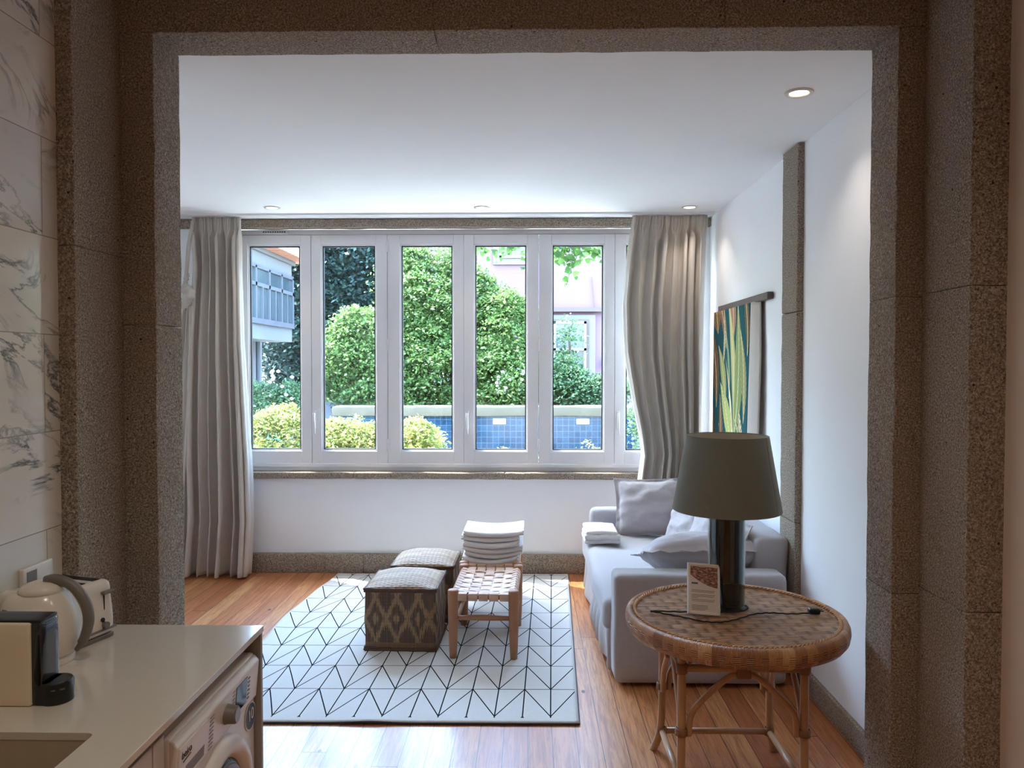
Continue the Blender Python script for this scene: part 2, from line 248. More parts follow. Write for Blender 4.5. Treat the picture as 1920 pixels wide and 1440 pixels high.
M = dict(
    wall=plaster('white paint', (240, 241, 244)), ceil=plaster('ceiling paint', (244, 245, 246)), kwall=plaster('kitchen white paint', (216, 202, 188)),
    stone=granite('granite'), floor=wood_floor(), marble=marble_tiles(), rug=rug_mat(),
    upvc=plain('white window frame', (226, 224, 226), .35, var=.02), gasket=plain('black gasket', (22, 22, 24), .6), glass=glass_pane('window glass'),
    curtain=fabric('taupe linen curtain', (206, 197, 187), trans=.14), sofa=fabric('grey linen cover', (170, 166, 168), var=.07), pillow=fabric('cushion linen', (182, 176, 178), var=.06),
    towel=fabric('white terry towel', (226, 222, 220), 400, .05, .8), piping=fabric('dark piping', (58, 56, 60)),
    wside=wicker_side(), wtop=wicker_top('pale wicker', (190, 156, 122), (228, 204, 174)), wrim=plain('dark wicker edging', (92, 66, 48), .7, var=.4, sc=90, bump=.8),
    stoolwood=plain('stool wood', (166, 120, 88), .5, var=.22, sc=9, bump=.2, bsc=60), leather=plain('tan leather straps', (206, 172, 148), .38, var=.14, sc=12, bump=.25, bsc=160),
    rtop=rattan_top(), rrim=rattan_rim(), rattan=plain('rattan pole', (182, 142, 104), .38, var=.22, sc=14, bump=.12, bsc=40), binding=plain('rattan binding', (140, 98, 70), .45, var=.3, sc=60, bump=.5),
    braid=plain('rattan braid', (196, 148, 98), .4, var=.25, sc=50),
    shade=fabric('olive lampshade', (122, 127, 118), 1200, .08, .2), shadein=plain('shade lining', (206, 202, 186), .7), black=plain('black gloss', (10, 12, 15), .08, Coat_Weight=.6),
    clear=glass_pane('clear acrylic', (.9, .93, .93)), cord=plain('black cord', (14, 13, 13), .7), blackmat=plain('black plastic', (16, 16, 17), .35), brass=plain('dark metal', (66, 64, 60), .35, .9),
    worktop=plain('quartz worktop', (204, 196, 182), .12, var=.03, sc=60, Coat_Weight=.3), sink=plain('sink composite', (176, 160, 138), .35), cab=plain('cabinet lacquer', (206, 198, 188), .4, var=.02),
    channel=plain('handle channel', (128, 118, 106), .45, .3), panel=plain('grey end panel', (150, 142, 136), .4), white=plain('appliance white', (222, 217, 212), .25, var=.02), cream=plain('cream plastic', (222, 206, 182), .45, var=.02),
    kettle=plain('kettle white plastic', (222, 214, 204), .2, var=.02), grey=plain('grey plastic', (116, 112, 106), .4), gauge=plain('smoked gauge', (110, 104, 84), .2), chrome=plain('chrome', (200, 200, 202), .15, 1), darkglass=plain('dark glass', (16, 16, 20), .05), silver=plain('silver knob', (150, 146, 142), .3, .6),
    ink=plain('print grey', (96, 94, 98), .6), navy=plain('sticker navy', (40, 52, 74), .4), paper=plain('card paper', (226, 212, 210), .5, var=.02), frame=plain('white card frame', (226, 220, 212), .4, var=.02),
    rodwood=plain('dark wooden rod', (96, 82, 76), .6, var=.25, sc=12), clothback=fabric('cloth back', (186, 176, 166)), tap=tapestry(),
    bulb=emit('downlight lens', (1.0, .84, .62), 14), ring=plain('downlight ring', (222, 216, 208), .4),
    pink=plaster('pink render', (112, 88, 104), 2), pinkdark=plaster('rose render', (106, 66, 78), 2), outwhite=plaster('pale render', (112, 114, 120), 2), concrete=plain('old concrete', (76, 69, 55), .9, var=.3, sc=5), ptile=pool_tiles(),
    outglass=plain('window reflection', (62, 74, 80), .1, var=.3, sc=3), outframe=plain('painted frame', (128, 130, 134), .5), bayframe=plain('bay frame grey', (76, 82, 92), .5), terracotta=roof_tiles(), darkframe=plain('brown door surround', (84, 66, 62), .6),
    ground=plain('garden paving', (158, 156, 150), .9, var=.2, sc=2), bark=plain('bark', (92, 80, 68), .9, var=.3, sc=12, bump=.6, bsc=40), teal=plain('teal board', (60, 170, 172), .5), blossom=plain('white blossom', (170, 168, 164), .6),
    leafL=leaf_mat('maple leaves', [(36, 62, 32), (68, 98, 46), (106, 128, 72), (144, 158, 106)]), leafY=leaf_mat('golden leaves', [(64, 94, 44), (112, 126, 62), (148, 146, 78), (168, 146, 84)]),
    leafD=leaf_mat('dark leaves', [(20, 36, 36), (30, 52, 50), (42, 68, 62), (60, 88, 78)], .25), leafV=leaf_mat('vine leaves', [(46, 84, 34), (70, 106, 44), (92, 124, 60)], .55), leafM=leaf_mat('shrub leaves', [(34, 62, 42), (56, 86, 56), (84, 110, 74), (108, 130, 96)]),
)

# ------------------------------------------------------------------ geometry helpers
class MB:
    def __init__(s): s.v = []; s.f = []; s.uvs = {}
    def add(s, vs, fs, uv=None):
        b = len(s.v); s.v += [tuple(v) for v in vs]
        for i, f in enumerate(fs):
            if uv: s.uvs[len(s.f)] = uv[i]
            s.f.append(tuple(b + k for k in f))
        return s
    def box(s, x0, x1, y0, y1, z0, z1):
        return s.add([(x, y, z) for x in (x0, x1) for y in (y0, y1) for z in (z0, z1)], [(0, 1, 3, 2), (4, 6, 7, 5), (0, 4, 5, 1), (2, 3, 7, 6), (0, 2, 6, 4), (1, 5, 7, 3)])
    def rbox(s, x0, x1, y0, y1, z0, z1, seg=.06, amp=.003, r=.008, seed=0, nf=6.0, round_=None):
        """rounded, slightly uneven block made of a surface grid"""
        L = (x1 - x0, y1 - y0, z1 - z0); n = [max(2, min(60, int(round(l / seg)) + 2)) for l in L]; c = Vector(((x0 + x1) / 2, (y0 + y1) / 2, (z0 + z1) / 2)); h = Vector(L) / 2
        def coords(l, k):
            inner = [(-1 + 2 * i / (k - 1)) for i in range(k)]; e = min(.45, r / (l / 2)) if l > 0 else 0
            return sorted(set([-1.0, -1 + e * .4, -1 + e, 1 - e, 1 - e * .4, 1.0] + [i * (1 - e) for i in inner[1:-1]]))
        C = [coords(L[i], n[i]) for i in range(3)]; idx = {}; vs = []
        def vert(p):
            key = tuple(round(q, 6) for q in p)
            if key in idx: return idx[key]
            q = Vector([p[i] * h[i] for i in range(3)]); core = Vector([max(-(h[i] - r), min(h[i] - r, q[i])) if h[i] > r else 0 for i in range(3)]); d = q - core
            if d.length > 1e-9: q = core + d.normalized() * min(r, min(h))
            if amp:
                w_ = q + c; nn = noise.noise_vector((w_ + Vector((seed * 3.1, seed * 1.7, 0))) * nf); q = q + nn * amp
            idx[key] = len(vs); vs.append(q + c); return idx[key]
        fs = []
        for ax in range(3):
            a, b = (ax + 1) % 3, (ax + 2) % 3
            for sgn in (-1.0, 1.0):
                for i in range(len(C[a]) - 1):
                    for j in range(len(C[b]) - 1):
                        qd = []
                        for (ii, jj) in ((i, j), (i + 1, j), (i + 1, j + 1), (i, j + 1)):
                            p = [0, 0, 0]; p[ax] = sgn; p[a] = C[a][ii]; p[b] = C[b][jj]; qd.append(vert(p))
                        if sgn < 0: qd.reverse()
                        if len(set(qd)) == 4: fs.append(tuple(qd))
        return s.add(vs, fs)
    def tube(s, path, r, n=10, cap=True):
        path = [Vector(p) for p in path]; m = len(path); rs = r if isinstance(r, (list, tuple)) else [r] * m; vs = []; up = None
        for i, p in enumerate(path):
            t = (path[min(i + 1, m - 1)] - path[max(i - 1, 0)]).normalized()
            if up is None: up = Vector((0, 0, 1)) if abs(t.z) < .9 else Vector((1, 0, 0))
            a = t.cross(up).normalized(); b = a.cross(t).normalized(); up = b
            for k in range(n): th = 2 * PI * k / n; vs.append(p + (a * math.cos(th) + b * math.sin(th)) * rs[i])
        fs = [(i * n + k, i * n + (k + 1) % n, (i + 1) * n + (k + 1) % n, (i + 1) * n + k) for i in range(m - 1) for k in range(n)]
        if cap: fs += [tuple(reversed(range(n))), tuple((m - 1) * n + k for k in range(n))]
        return s.add(vs, fs)
    def lathe(s, prof, c=(0, 0, 0), n=48, closed=False):
        vs = []; m = len(prof)
        for r, z in prof:
            for k in range(n): th = 2 * PI * k / n; vs.append((c[0] + r * math.cos(th), c[1] + r * math.sin(th), c[2] + z))
        rng = range(m) if closed else range(m - 1)
        return s.add(vs, [(i * n + k, i * n + (k + 1) % n, ((i + 1) % m) * n + (k + 1) % n, ((i + 1) % m) * n + k) for i in rng for k in range(n)])
    def grid(s, fn, nu, nv, uv=None):
        vs = [fn(i / nu, j / nv) for j in range(nv + 1) for i in range(nu + 1)]; W = nu + 1; fs = []; us = []
        for j in range(nv):
            for i in range(nu):
                q = (j * W + i, j * W + i + 1, (j + 1) * W + i + 1, (j + 1) * W + i); fs.append(q)
                if uv: us.append([uv(a / nu, b / nv) for a, b in ((i, j), (i + 1, j), (i + 1, j + 1), (i, j + 1))])
        return s.add(vs, fs, us if uv else None)
    def build(s, name, mat, parent=None, bevel=0, smooth=False, thick=0, sub=0, angle=None):
        me = bpy.data.meshes.new(name); me.from_pydata(s.v, [], s.f); me.validate()
        if s.uvs:
            l = me.uv_layers.new(name='UVMap')
            for p in me.polygons:
                u = s.uvs.get(p.index)
                if u:
                    for q, li in enumerate(p.loop_indices): l.data[li].uv = u[q]
        o = bpy.data.objects.new(name, me); COL.objects.link(o); me.materials.append(mat)
        if smooth: me.shade_smooth()
        if angle is not None:
            me.shade_smooth(); bm = bmesh.new(); bm.from_mesh(me)
            for e in bm.edges:
                if len(e.link_faces) == 2 and e.calc_face_angle(0) > angle: e.smooth = False
            bm.to_mesh(me); bm.free()
        if thick: md = o.modifiers.new('thick', 'SOLIDIFY'); md.thickness = thick; md.offset = 0
        if bevel: md = o.modifiers.new('bev', 'BEVEL'); md.width = bevel; md.segments = 2; md.limit_method = 'ANGLE'; md.harden_normals = False
        if sub: md = o.modifiers.new('sub', 'SUBSURF'); md.levels = sub; md.render_levels = sub
        if parent:
            o.parent = parent; root = parent; T = Matrix.Identity(4)
            o.matrix_parent_inverse = WORLD[parent.name].inverted() if parent.name in WORLD else T
            WORLD[o.name] = Matrix.Identity(4)
        return o
WORLD = {}
def box(*a): return MB().box(*a)
def thing(name, label, cat, loc=(0, 0, 0), group=None, local=False):
    o = bpy.data.objects.new(name, None); COL.objects.link(o); o.location = loc; o.empty_display_size = .1
    if not local: WORLD[o.name] = Matrix.Translation(loc)
    o['label'] = label; o['category'] = cat
    if group: o['group'] = group
    return o
def tag(o, label, cat, group=None, kind=None):
    o['label'] = label; o['category'] = cat
    if group: o['group'] = group
    if kind: o['kind'] = kind
    return o
def struct(name, mb, mat, label=None, **kw):
    o = mb.build(name, mat, **kw); o['kind'] = 'structure'
    if label: o['label'] = label; o['category'] = name.split('_')[0]
    return o
def copy_tree(src, loc, rz, label, group):
    r = src.copy(); COL.objects.link(r); r.location = loc; r.rotation_euler = (0, 0, rz); r['label'] = label; r['group'] = group
    for ch in list(src.children):
        c = ch.copy(); COL.objects.link(c); c.parent = r; c.matrix_parent_inverse = ch.matrix_parent_inverse.copy()
        for g in ch.children:
            d = g.copy(); COL.objects.link(d); d.parent = c; d.matrix_parent_inverse = g.matrix_parent_inverse.copy()
    return r
def smoothstep(a, b, x): t = max(0, min(1, (x - a) / (b - a))); return t * t * (3 - 2 * t)
def spline(pts, n=8):
    P = [Vector(p) for p in pts]; P = [P[0]] + P + [P[-1]]; out = []
    for i in range(1, len(P) - 2):
        for k in range(n):
            t = k / n; a, b, c, d = P[i - 1], P[i], P[i + 1], P[i + 2]
            out.append(.5 * ((2 * b) + (c - a) * t + (2 * a - 5 * b + 4 * c - d) * t * t + (3 * b - a - 3 * c + d) * t ** 3))
    out.append(P[-2]); return out
def text(name, body, size, loc, rot, mat, parent, ext=.0006):
    cu = bpy.data.curves.new(name, 'FONT'); cu.body = body; cu.size = size; cu.extrude = ext; cu.align_x = 'CENTER'; cu.align_y = 'CENTER'
    tmp = bpy.data.objects.new('lettering_curve', cu); COL.objects.link(tmp); dg = bpy.context.evaluated_depsgraph_get(); me = bpy.data.meshes.new_from_object(tmp.evaluated_get(dg)); bpy.data.objects.remove(tmp); bpy.data.curves.remove(cu)
    o = bpy.data.objects.new(name, me); COL.objects.link(o); me.materials.clear(); me.materials.append(mat); o.location = loc; o.rotation_euler = rot
    if parent: o.parent = parent; o.matrix_parent_inverse = WORLD[parent.name].inverted() if parent.name in WORLD else Matrix.Identity(4)
    return o

# ------------------------------------------------------------------ room shell
YB = 6.66; ZC = 3.05; XR = 1.55; XL = -3.4
struct('floor', box(-3.6, 1.9, -2.6, 6.95, -.06, 0), M['floor'], 'orange pine board floor under the rug and furniture')
struct('ceiling', box(-3.6, 1.9, 3.0, 6.95, ZC, ZC + .12), M['ceil'], 'smooth white ceiling of the sitting room')
struct('ceiling_kitchen', box(-1.8, 1.8, -2.6, 3.0, 3.42, 3.5), M['ceil'])
b = MB(); b.box(-3.6, -2.56, YB, 6.94, 0, ZC); b.box(1.42, 1.9, YB, 6.94, 0, ZC); b.box(-2.56, 1.42, YB, 6.94, 0, .815); b.box(-3.6, 1.9, 6.70, 6.94, 3.0, ZC + .3)
struct('wall_back', b, M['wall'], 'white wall below and beside the wide window')
struct('wall_right', box(XR, 1.9, 2.9, YB, 0, ZC), M['wall'], 'white side wall behind the grey sofa')
struct('wall_left', box(-3.6, XL, 2.9, YB, 0, ZC), M['wall'])
struct('wall_front', box(-3.6, -1.55, 2.9, 3.06, 0, ZC), M['wall'])
struct('wall_kitchen_left', box(-1.75, -1.577, -2.6, 2.9, 0, 3.42), M['marble'], 'kitchen wall clad in polished white marble tiles with grey veins')
struct('wall_kitchen_right', box(1.567, 1.75, -2.6, 2.9, 0, 3.42), M['kwall'], 'plain white kitchen wall at the edge of the stone surround')
struct('wall_kitchen_back', box(-1.75, 1.75, -2.75, -2.6, 0, 3.42), M['kwall'])
# stone surround of the opening, in stacked blocks
def blocks(x0, x1, y0, y1, cuts, seed, amp=.0035):
    m = MB()
    for i in range(len(cuts) - 1):
        d = 0; m.rbox(x0 + (d if x0 < 0 else 0), x1, y0, y1, cuts[i] + .0002, cuts[i + 1] - .0002, .05, amp, .0045, seed + i, 9.0)
    return m
struct('trim_1', blocks(-1.60, -1.397, 2.88, 3.10, [0, .72, 1.95, 3.035], 1), M['stone'], 'left inner granite jamb of the opening', smooth=True)
struct('trim_2', blocks(1.350, 1.60, 2.88, 3.10, [0, .95, 2.05, 3.035], 2), M['stone'], 'right inner granite jamb of the opening', smooth=True)
m = MB()
for i, (a, c) in enumerate(((-1.60, -.35), (-.35, .72), (.72, 1.60))): m.rbox(a + .0002, c - .0002, 2.88, 3.10, 3.035, 3.40, .05, .0035, .0045, 20 + i, 9.0)
struct('trim_3', m, M['stone'], 'granite lintel across the top of the opening', smooth=True)
struct('trim_4', blocks(-1.60, -1.520, 2.57, 2.885, [0, 1.02, 2.2, 3.30], 4), M['stone'], 'left outer granite pilaster next to the marble tiles', smooth=True)
struct('trim_5', blocks(1.447, 1.60, 2.57, 2.885, [0, .98, 2.06, 3.30], 5), M['stone'], 'right outer granite pilaster next to the kitchen wall', smooth=True)
m = MB(); m.rbox(-1.60, 1.60, 2.57, 2.885, 3.28, 3.41, .08, .0035, .01, 31, 9.0)
struct('trim_6', m, M['stone'], smooth=True)
# stone pilaster on the right wall, lintel and sill of the window, baseboards
m = MB()
for i, (a, c) in enumerate(((0, .9), (.9, 2.1), (2.1, 3.048))): m.rbox(1.513, XR + .03, 4.40, 4.66, a + .001, c - .001, .05, .003, .008, 40 + i, 9.0)
struct('trim_7', m, M['stone'], 'narrow granite pilaster on the white side wall', smooth=True)
m = MB(); m.rbox(-3.4, XR, 6.61, 6.72, 2.975, 3.047, .06, .004, .008, 50, 9.0)
struct('trim_8', m, M['stone'], 'granite lintel above the window', smooth=True)
m = MB()
for i, (a, c) in enumerate(((-2.75, -1.5), (-1.5, -.2), (-.2, 1.0), (1.0, XR))): m.rbox(a + .001, c - .001, 6.615, 6.90, .815, .872, .05, .004, .010, 53 + i, 9.0)
struct('trim_9', m, M['stone'], 'rough granite sill under the window', smooth=True)
m = MB()
for i in range(5): m.rbox(-3.4 + i * .99 + .001, -3.4 + (i + 1) * .99 - .001, 6.61, YB + .01, 0, .165, .06, .002, .006, 60 + i, 9.0)
struct('baseboard_back', m, M['stone'], 'granite baseboard under the window wall', smooth=True)
m = MB(); m.rbox(1.528, XR + .01, 3.10, 4.40, 0, .118, .06, .002, .005, 70, 9.0); m.rbox(1.528, XR + .01, 4.66, 6.61, 0, .118, .06, .002, .005, 71, 9.0)
struct('baseboard_right', m, M['stone'], 'granite baseboard along the side wall', smooth=True)

# ------------------------------------------------------------------ window: six folding leaves
YF = 6.72
Z0, Z1 = .872, 2.975
wf = MB(); wf.box(-2.62, 1.47, YF, YF + .09, Z0, .905); wf.box(-2.62, 1.47, YF - .012, YF + .03, .905, .935); wf.box(-2.62, 1.47, YF, YF + .09, 2.932, Z1); wf.box(-2.62, -2.555, YF, YF + .09, .905, 2.932); wf.box(1.415, 1.47, YF, YF + .09, .905, 2.932)
wr = wf.build('window_1', M['upvc'], bevel=.003); wr['kind'] = 'structure'; wr['label'] = 'wide white six-leaf window looking onto the garden'; wr['category'] = 'window'
WORLD['window_1'] = Matrix.Identity(4)
xs = [-2.552, -1.889, -1.222, -.558, .092, .748, 1.412]
for i in range(6):
    a, c = xs[i] + .002, xs[i + 1] - .002
    if i in (1, 3, 5): gl, gr = .085, .095
    else: gl, gr = .107, .086
    g0, g1, z0, z1 = a + gl, c - gr, 1.046, 2.846; zb, zt = .938, 2.928
    m = MB(); m.box(a, g0, YF - .008, YF + .06, zb, zt); m.box(g1, c, YF - .008, YF + .06, zb, zt); m.box(g0, g1, YF - .008, YF + .06, zb, z0); m.box(g0, g1, YF - .008, YF + .06, z1, zt)
    m.box(g0, g0 + .012, YF + .004, YF + .05, z0, z1); m.box(g1 - .012, g1, YF + .004, YF + .05, z0, z1); m.box(g0, g1, YF + .004, YF + .05, z0, z0 + .012); m.box(g0, g1, YF + .004, YF + .05, z1 - .012, z1)
    sash = m.build('sash', M['upvc'], wr, bevel=.003)
    m = MB(); k = .012; q = .009
    m.box(g0 + k, g0 + k + q, YF + .012, YF + .04, z0 + k, z1 - k); m.box(g1 - k - q, g1 - k, YF + .012, YF + .04, z0 + k, z1 - k); m.box(g0 + k, g1 - k, YF + .012, YF + .04, z0 + k, z0 + k + q); m.box(g0 + k, g1 - k, YF + .012, YF + .04, z1 - k - q, z1 - k)
    m.build('gasket', M['gasket'], sash)
    box(g0 + .012, g1 - .012, YF + .024, YF + .030, z0 + .012, z1 - .012).build('pane', M['glass'], sash)
for xx in (-1.222, .092):
    for zz in (2.83, 1.97, 1.10):
        m = MB(); m.tube([(xx, YF - .016, zz - .055), (xx, YF - .016, zz - .003)], .009); m.tube([(xx, YF - .016, zz + .003), (xx, YF - .016, zz + .055)], .009); m.box(xx - .020, xx + .020, YF - .014, YF - .008, zz - .04, zz + .04)
        m.build('hinge', M['upvc'], wr, bevel=.001)
    m = MB(); m.box(xx - .013, xx - .005, YF - .012, YF, 1.16, 1.91); m.box(xx + .005, xx + .013, YF - .012, YF, 1.16, 1.91); m.box(xx - .013, xx - .005, YF - .012, YF, 2.03, 2.77); m.box(xx + .005, xx + .013, YF - .012, YF, 2.03, 2.77)
    m.build('cover_strip', M['upvc'], wr)
for xx in (-1.858, -.527, .780):
    m = MB(); m.rbox(xx - .014, xx + .014, YF - .022, YF - .006, 1.24, 1.40, .02, 0, .006); m.tube([(xx, YF - .02, 1.37), (xx, YF - .048, 1.37)], .009)
    m.tube([(xx, YF - .05, 1.385), (xx - .002, YF - .052, 1.35), (xx + .002, YF - .05, 1.27), (xx + .004, YF - .046, 1.20)], [.010, .010, .009, .007]); m.build('handle', M['upvc'], wr, smooth=True)
m = MB(); m.box(-2.33, -2.08, YF - .014, YF, 2.940, 2.966); vt = m.build('trickle_vent', M['upvc'], wr, bevel=.002)
m = MB()
for i in range(10): m.box(-2.305 + i * .0205, -2.292 + i * .0205, YF - .016, YF - .013, 2.948, 2.958)
m.build('vent_slots', M['gasket'], vt)

# ------------------------------------------------------------------ downlights
for i, (x, y, r, lb) in enumerate(((-2.035, 6.137, .062, 'round recessed ceiling light above the left curtain side of the window'), (-.367, 6.165, .062, 'round recessed ceiling light above the middle of the window'),
                                   (1.278, 6.185, .062, 'round recessed ceiling light above the right curtain'), (1.242, 3.606, .062, 'round recessed ceiling light near the stone opening, larger than the rest'))):
    t = thing('ceiling_light', lb, 'ceiling light', (x, y, ZC), 'recessed ceiling lights')
    MB().lathe([(.040, -.001), (.046, -.008), (.062, -.007), (.064, -.001), (.064, 0), (.040, 0)], (x, y, ZC), 40, True).build('ring', M['ring'], t, smooth=True)
    MB().lathe([(.0001, -.003), (.041, -.003), (.041, -.0005)], (x, y, ZC), 32).build('lens', M['bulb'], t)
    l = lamp('downlight_glow', 'SPOT', (x, y, ZC - .012), 15, (1.0, .88, .76), spot_size=math.radians(110), spot_blend=.8, shadow_soft_size=.04); l.parent = t; l.matrix_parent_inverse = Matrix.Translation((x, y, ZC)).inverted()
for x, y in ((-.5, 1.3), (.7, 1.3), (-.5, -.9), (.7, -.9)):
    l = lamp('kitchen_downlight', 'SPOT', (x, y, 3.40), 34, (1.0, .91, .74), spot_size=math.radians(130), spot_blend=.9, shadow_soft_size=.06)

# ------------------------------------------------------------------ rug
def rugp(u, v):   # u metres from the right edge, v metres from the near edge
    e = v / 2.75; x = (.256 + .086 * e) - u; y = 3.825 + 2.75 * e + .0 * u - .022 * (u / 2)
    if u > 1.2: x += .05 * (u - 1.2) * math.sin(e * 7.0 + .6) * .8
    z = .0095
    if u > 1.9: z += .010 * (u - 1.9) / .1 * (.5 + .5 * math.sin(v * 9))
    z += .006 * math.exp(-((v - .0) / .05) ** 2) * math.exp(-((u - 1.05) / .12) ** 2)
    return (x, y, z)
m = MB(); m.grid(lambda a, b: rugp(2.0 * (1 - a), 2.75 * b), 80, 110, lambda a, b: (2.0 * (1 - a), 2.75 * b))
rug = m.build('rug', M['rug'], thick=.008, smooth=True); tag(rug, 'large off-white rug with thin black chevron lines on the board floor', 'rug')
m = MB(); m.tube([Vector(rugp(2.0 * i / 60, 0)) + Vector((0, -.002, -.003)) for i in range(61)], .0055, 6); m.tube([Vector(rugp(0, 2.75 * i / 60)) + Vector((.002, 0, -.003)) for i in range(61)], .004, 6)
o = m.build('binding', M['piping'], None); o.parent = rug

# ------------------------------------------------------------------ wicker poufs
def pouf(x0, y0, W, D, H, rz, label):
    t = thing('wicker_pouf', label, 'pouf', (x0, y0, .0138), 'wicker cube poufs on the rug', local=True); t.rotation_euler = (0, 0, rz)
    per = [(-W / 2, -D / 2), (W / 2, -D / 2), (W / 2, D / 2), (-W / 2, D / 2)]; seed = rnd.random() * 50
    pts = []; dist = 0; NS = 26
    for k in range(4):
        a, c = per[k], per[(k + 1) % 4]; L = math.hypot(c[0] - a[0], c[1] - a[1])
        for i in range(NS):
            q = i / NS; bul = math.sin(PI * q); pts.append((a[0] + (c[0] - a[0]) * q, a[1] + (c[1] - a[1]) * q, dist + L * q, bul, k, q))
        dist += L
    NV = 30; Hs = H - .02; vs = []; 
    for j in range(NV + 1):
        v = j / NV
        for (x, y, d, bul, k, q) in pts:
            nx, ny = ((0, -1), (1, 0), (0, 1), (-1, 0))[k]; n_ = noise.noise(Vector((x * 7 + seed, y * 7, v * 4))); o_ = .006 * bul + .008 * n_ * math.sin(PI * v) + .004 * math.sin(PI * v)
            c_ = 1 - .010 * (1 - bul) ** 6; vs.append(((x + nx * o_) * c_, (y + ny * o_) * c_, v * Hs))
    n = len(pts); fs = []; us = []
    for j in range(NV):
        for i in range(n):
            fs.append((j * n + i, j * n + (i + 1) % n, (j + 1) * n + (i + 1) % n, (j + 1) * n + i)); d0 = pts[i][2]; d1 = pts[(i + 1) % n][2] if i < n - 1 else dist; z0, z1 = j / NV * Hs, (j + 1) / NV * Hs; us.append([(d0, z0), (d1, z0), (d1, z1), (d0, z1)])
    m = MB(); m.add(vs, fs, us); m.add([(x, y, .001) for x, y in per], [(3, 2, 1, 0)]); m.build('body', M['wside'], t, smooth=True)
    def top(a, c):
        x = (a * 2 - 1) * W / 2 * 1.01; y = (c * 2 - 1) * D / 2 * 1.01; e = (1 - abs(2 * a - 1) ** 2.6) * (1 - abs(2 * c - 1) ** 2.6); return (x, y, Hs + .004 + .055 * e ** .8 + .006 * noise.noise(Vector((x * 9 + seed, y * 9, 1))))
    m = MB(); m.grid(top, 36, 36, lambda a, c: (a * W, c * D)); m.build('woven_lid', M['wtop'], t, smooth=True, thick=.006)
    for zz, rr in ((Hs + .001, .009), (Hs - .013, .006), (.008, .009), (.022, .006)):
        m = MB(); P = []
        for k in range(4):
            a, c = per[k], per[(k + 1) % 4]
            for i in range(12): q = i / 12; P.append(((a[0] + (c[0] - a[0]) * q) * 1.012, (a[1] + (c[1] - a[1]) * q) * 1.012, zz + .002 * math.sin(i * 2.1 + k)))
        P.append(P[0]); m.tube(P, rr, 6, False); m.build('edging', M['wrim'], t, smooth=True)
    return t
pouf(-.79, 4.985, .445, .43, .405, -.03, 'brown wicker cube pouf with diamond pattern, nearer the camera of the two')
pouf(-.73, 5.53, .43, .43, .405, -.02, 'brown wicker cube pouf standing behind the other pouf, nearer the window wall')

